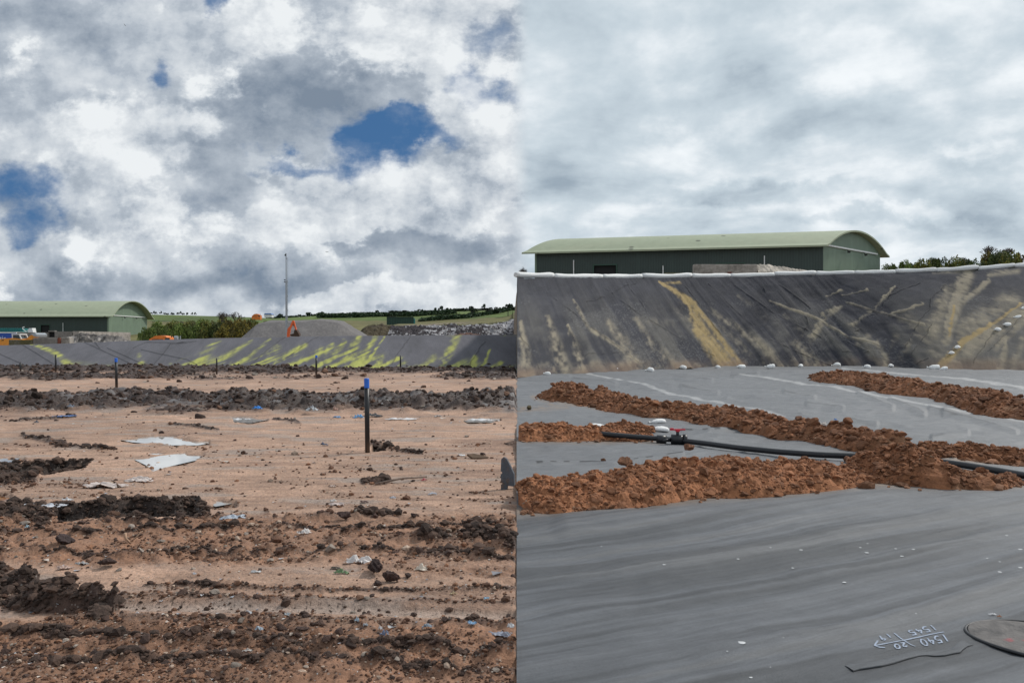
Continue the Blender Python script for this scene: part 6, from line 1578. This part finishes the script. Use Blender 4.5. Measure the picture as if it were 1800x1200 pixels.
while px < 903:
    big = rr.random() < .25
    far_tree(px, 418 + rr.uniform(-3, 3), rr.uniform(5, 9) * (1.5 if big else 1), rr.uniform(4, 7) * (1.5 if big else 1) * (1.25 if px > 770 else 1), 'small dark tree in the row along the far green ridge', 'trees along the far ridge')
    px += rr.uniform(4, 10)
for px in range(258, 345, 6): far_tree(px + rr.uniform(-2, 2), 420, 5, rr.uniform(5, 9), 'small dark conifer on the skyline right of the left shed', 'conifers on the skyline')
far_tree(893, 300, 26, 20, 'larger dark tree at the right end of the far ridge', None)
far_tree(700, 330, 44, 10, 'broad dark thicket behind the green skip', None); far_tree(830, 320, 80, 12, 'wide olive thicket on the slope of the far hill', None)
# field hedges across the hill
def hedge(pts, wid, hgt, label, seed):
    P_ = polyline_at([((px - 900) / F * y, y) for px, y in pts], 160); g = np.random.default_rng(seed); n = 7000
    k = g.integers(0, 160, n); x = P_[k, 0] + g.normal(size=n) * .5; y = P_[k, 1] + g.normal(size=n) * wid; z = terrain_h(x, y) + g.uniform(0, 1, n) ** 1.2 * hgt * (.7 + .6 * vn(x * .2, y * .2, seed))
    p = np.stack([x, y, z], -1); a = g.normal(size=(n, 3)); a /= np.linalg.norm(a, axis=1)[:, None]; b = np.cross(a, g.normal(size=(n, 3))); b /= np.linalg.norm(b, axis=1)[:, None]; s = .42
    V = np.stack([p - a * s, p + b * s * .6, p + a * s, p - b * s * .6], 1); c = np.array((.020, .045, .015))[None] * g.uniform(.6, 1.6, (n, 1))
    tag(mesh_np('field_hedge', V.reshape(-1, 3), np.arange(n * 4).reshape(-1, 4), M['leaf_gorse'], np.repeat(c, 4, 0), smooth=False), label, 'hedge')
hedge([(470, 420), (640, 416), (903, 422)], .8, 1.5, 'long hedge along the top of the far green hill', 5)
hedge([(560, 330), (720, 325), (800, 335)], 1.2, 1.6, 'shorter dark hedge across the middle of the far hill', 6)
hedge([(740, 290), (820, 300), (900, 340)], 1.0, 1.2, 'low hedge rising to the right on the far hill', 7)

# ================================================================== BIRDS
def bird(px, py, y, wpx, label, roll, seed):
    x, _, z = PD(px, py, y); s = wpx / F * y / 2; rt = empty('bird', (x, y, z), label, 'bird'); rt.rotation_euler = (0, roll, .5)
    bm = bmesh.new(); pr = [(-.5, .01), (-.38, .07), (-.1, .13), (.2, .11), (.36, .07), (.46, .075), (.54, .04), (.62, .005)]
    rings = [[bm.verts.new((math.cos(a) * r * s, p * s, math.sin(a) * r * s)) for a in np.linspace(0, 6.283, 9)[:-1]] for p, r in pr]
    for A, B in zip(rings, rings[1:]):
        for k in range(8): bm.faces.new((A[k], A[(k + 1) % 8], B[(k + 1) % 8], B[k]))
    bm.faces.new(rings[0]); bm.faces.new(rings[-1])
    obj_bm('body', bm, M['bird'], rt, True)
    for sd in (-1, 1):
        bm = bmesh.new(); o_ = [(0.06, .28, .05), (.45, .36, .26), (1.0, .02, .14), (.62, .02, .22), (.40, -.05, .22), (.06, -.16, .04)]
        A = [bm.verts.new((a * sd * s, b * s, c * s)) for a, b, c in o_]; B = [bm.verts.new(v.co + Vector((0, 0, -.025 * s))) for v in A]
        bm.faces.new(A); bm.faces.new(B[::-1])
        for k in range(6): bm.faces.new((A[k], A[(k + 1) % 6], B[(k + 1) % 6], B[k]))
        obj_bm('wing', bm, M['bird'], rt)
M['bird'] = mat('bird_feathers', (.055, .055, .06), .8, .2, 5)
bird(219, 44, 70, 6.5, 'dark bird banking high in the cloudy sky at the upper left', .9, 1)
bird(574, 443, 90, 8, 'small dark bird gliding just right of the mast', .1, 2)
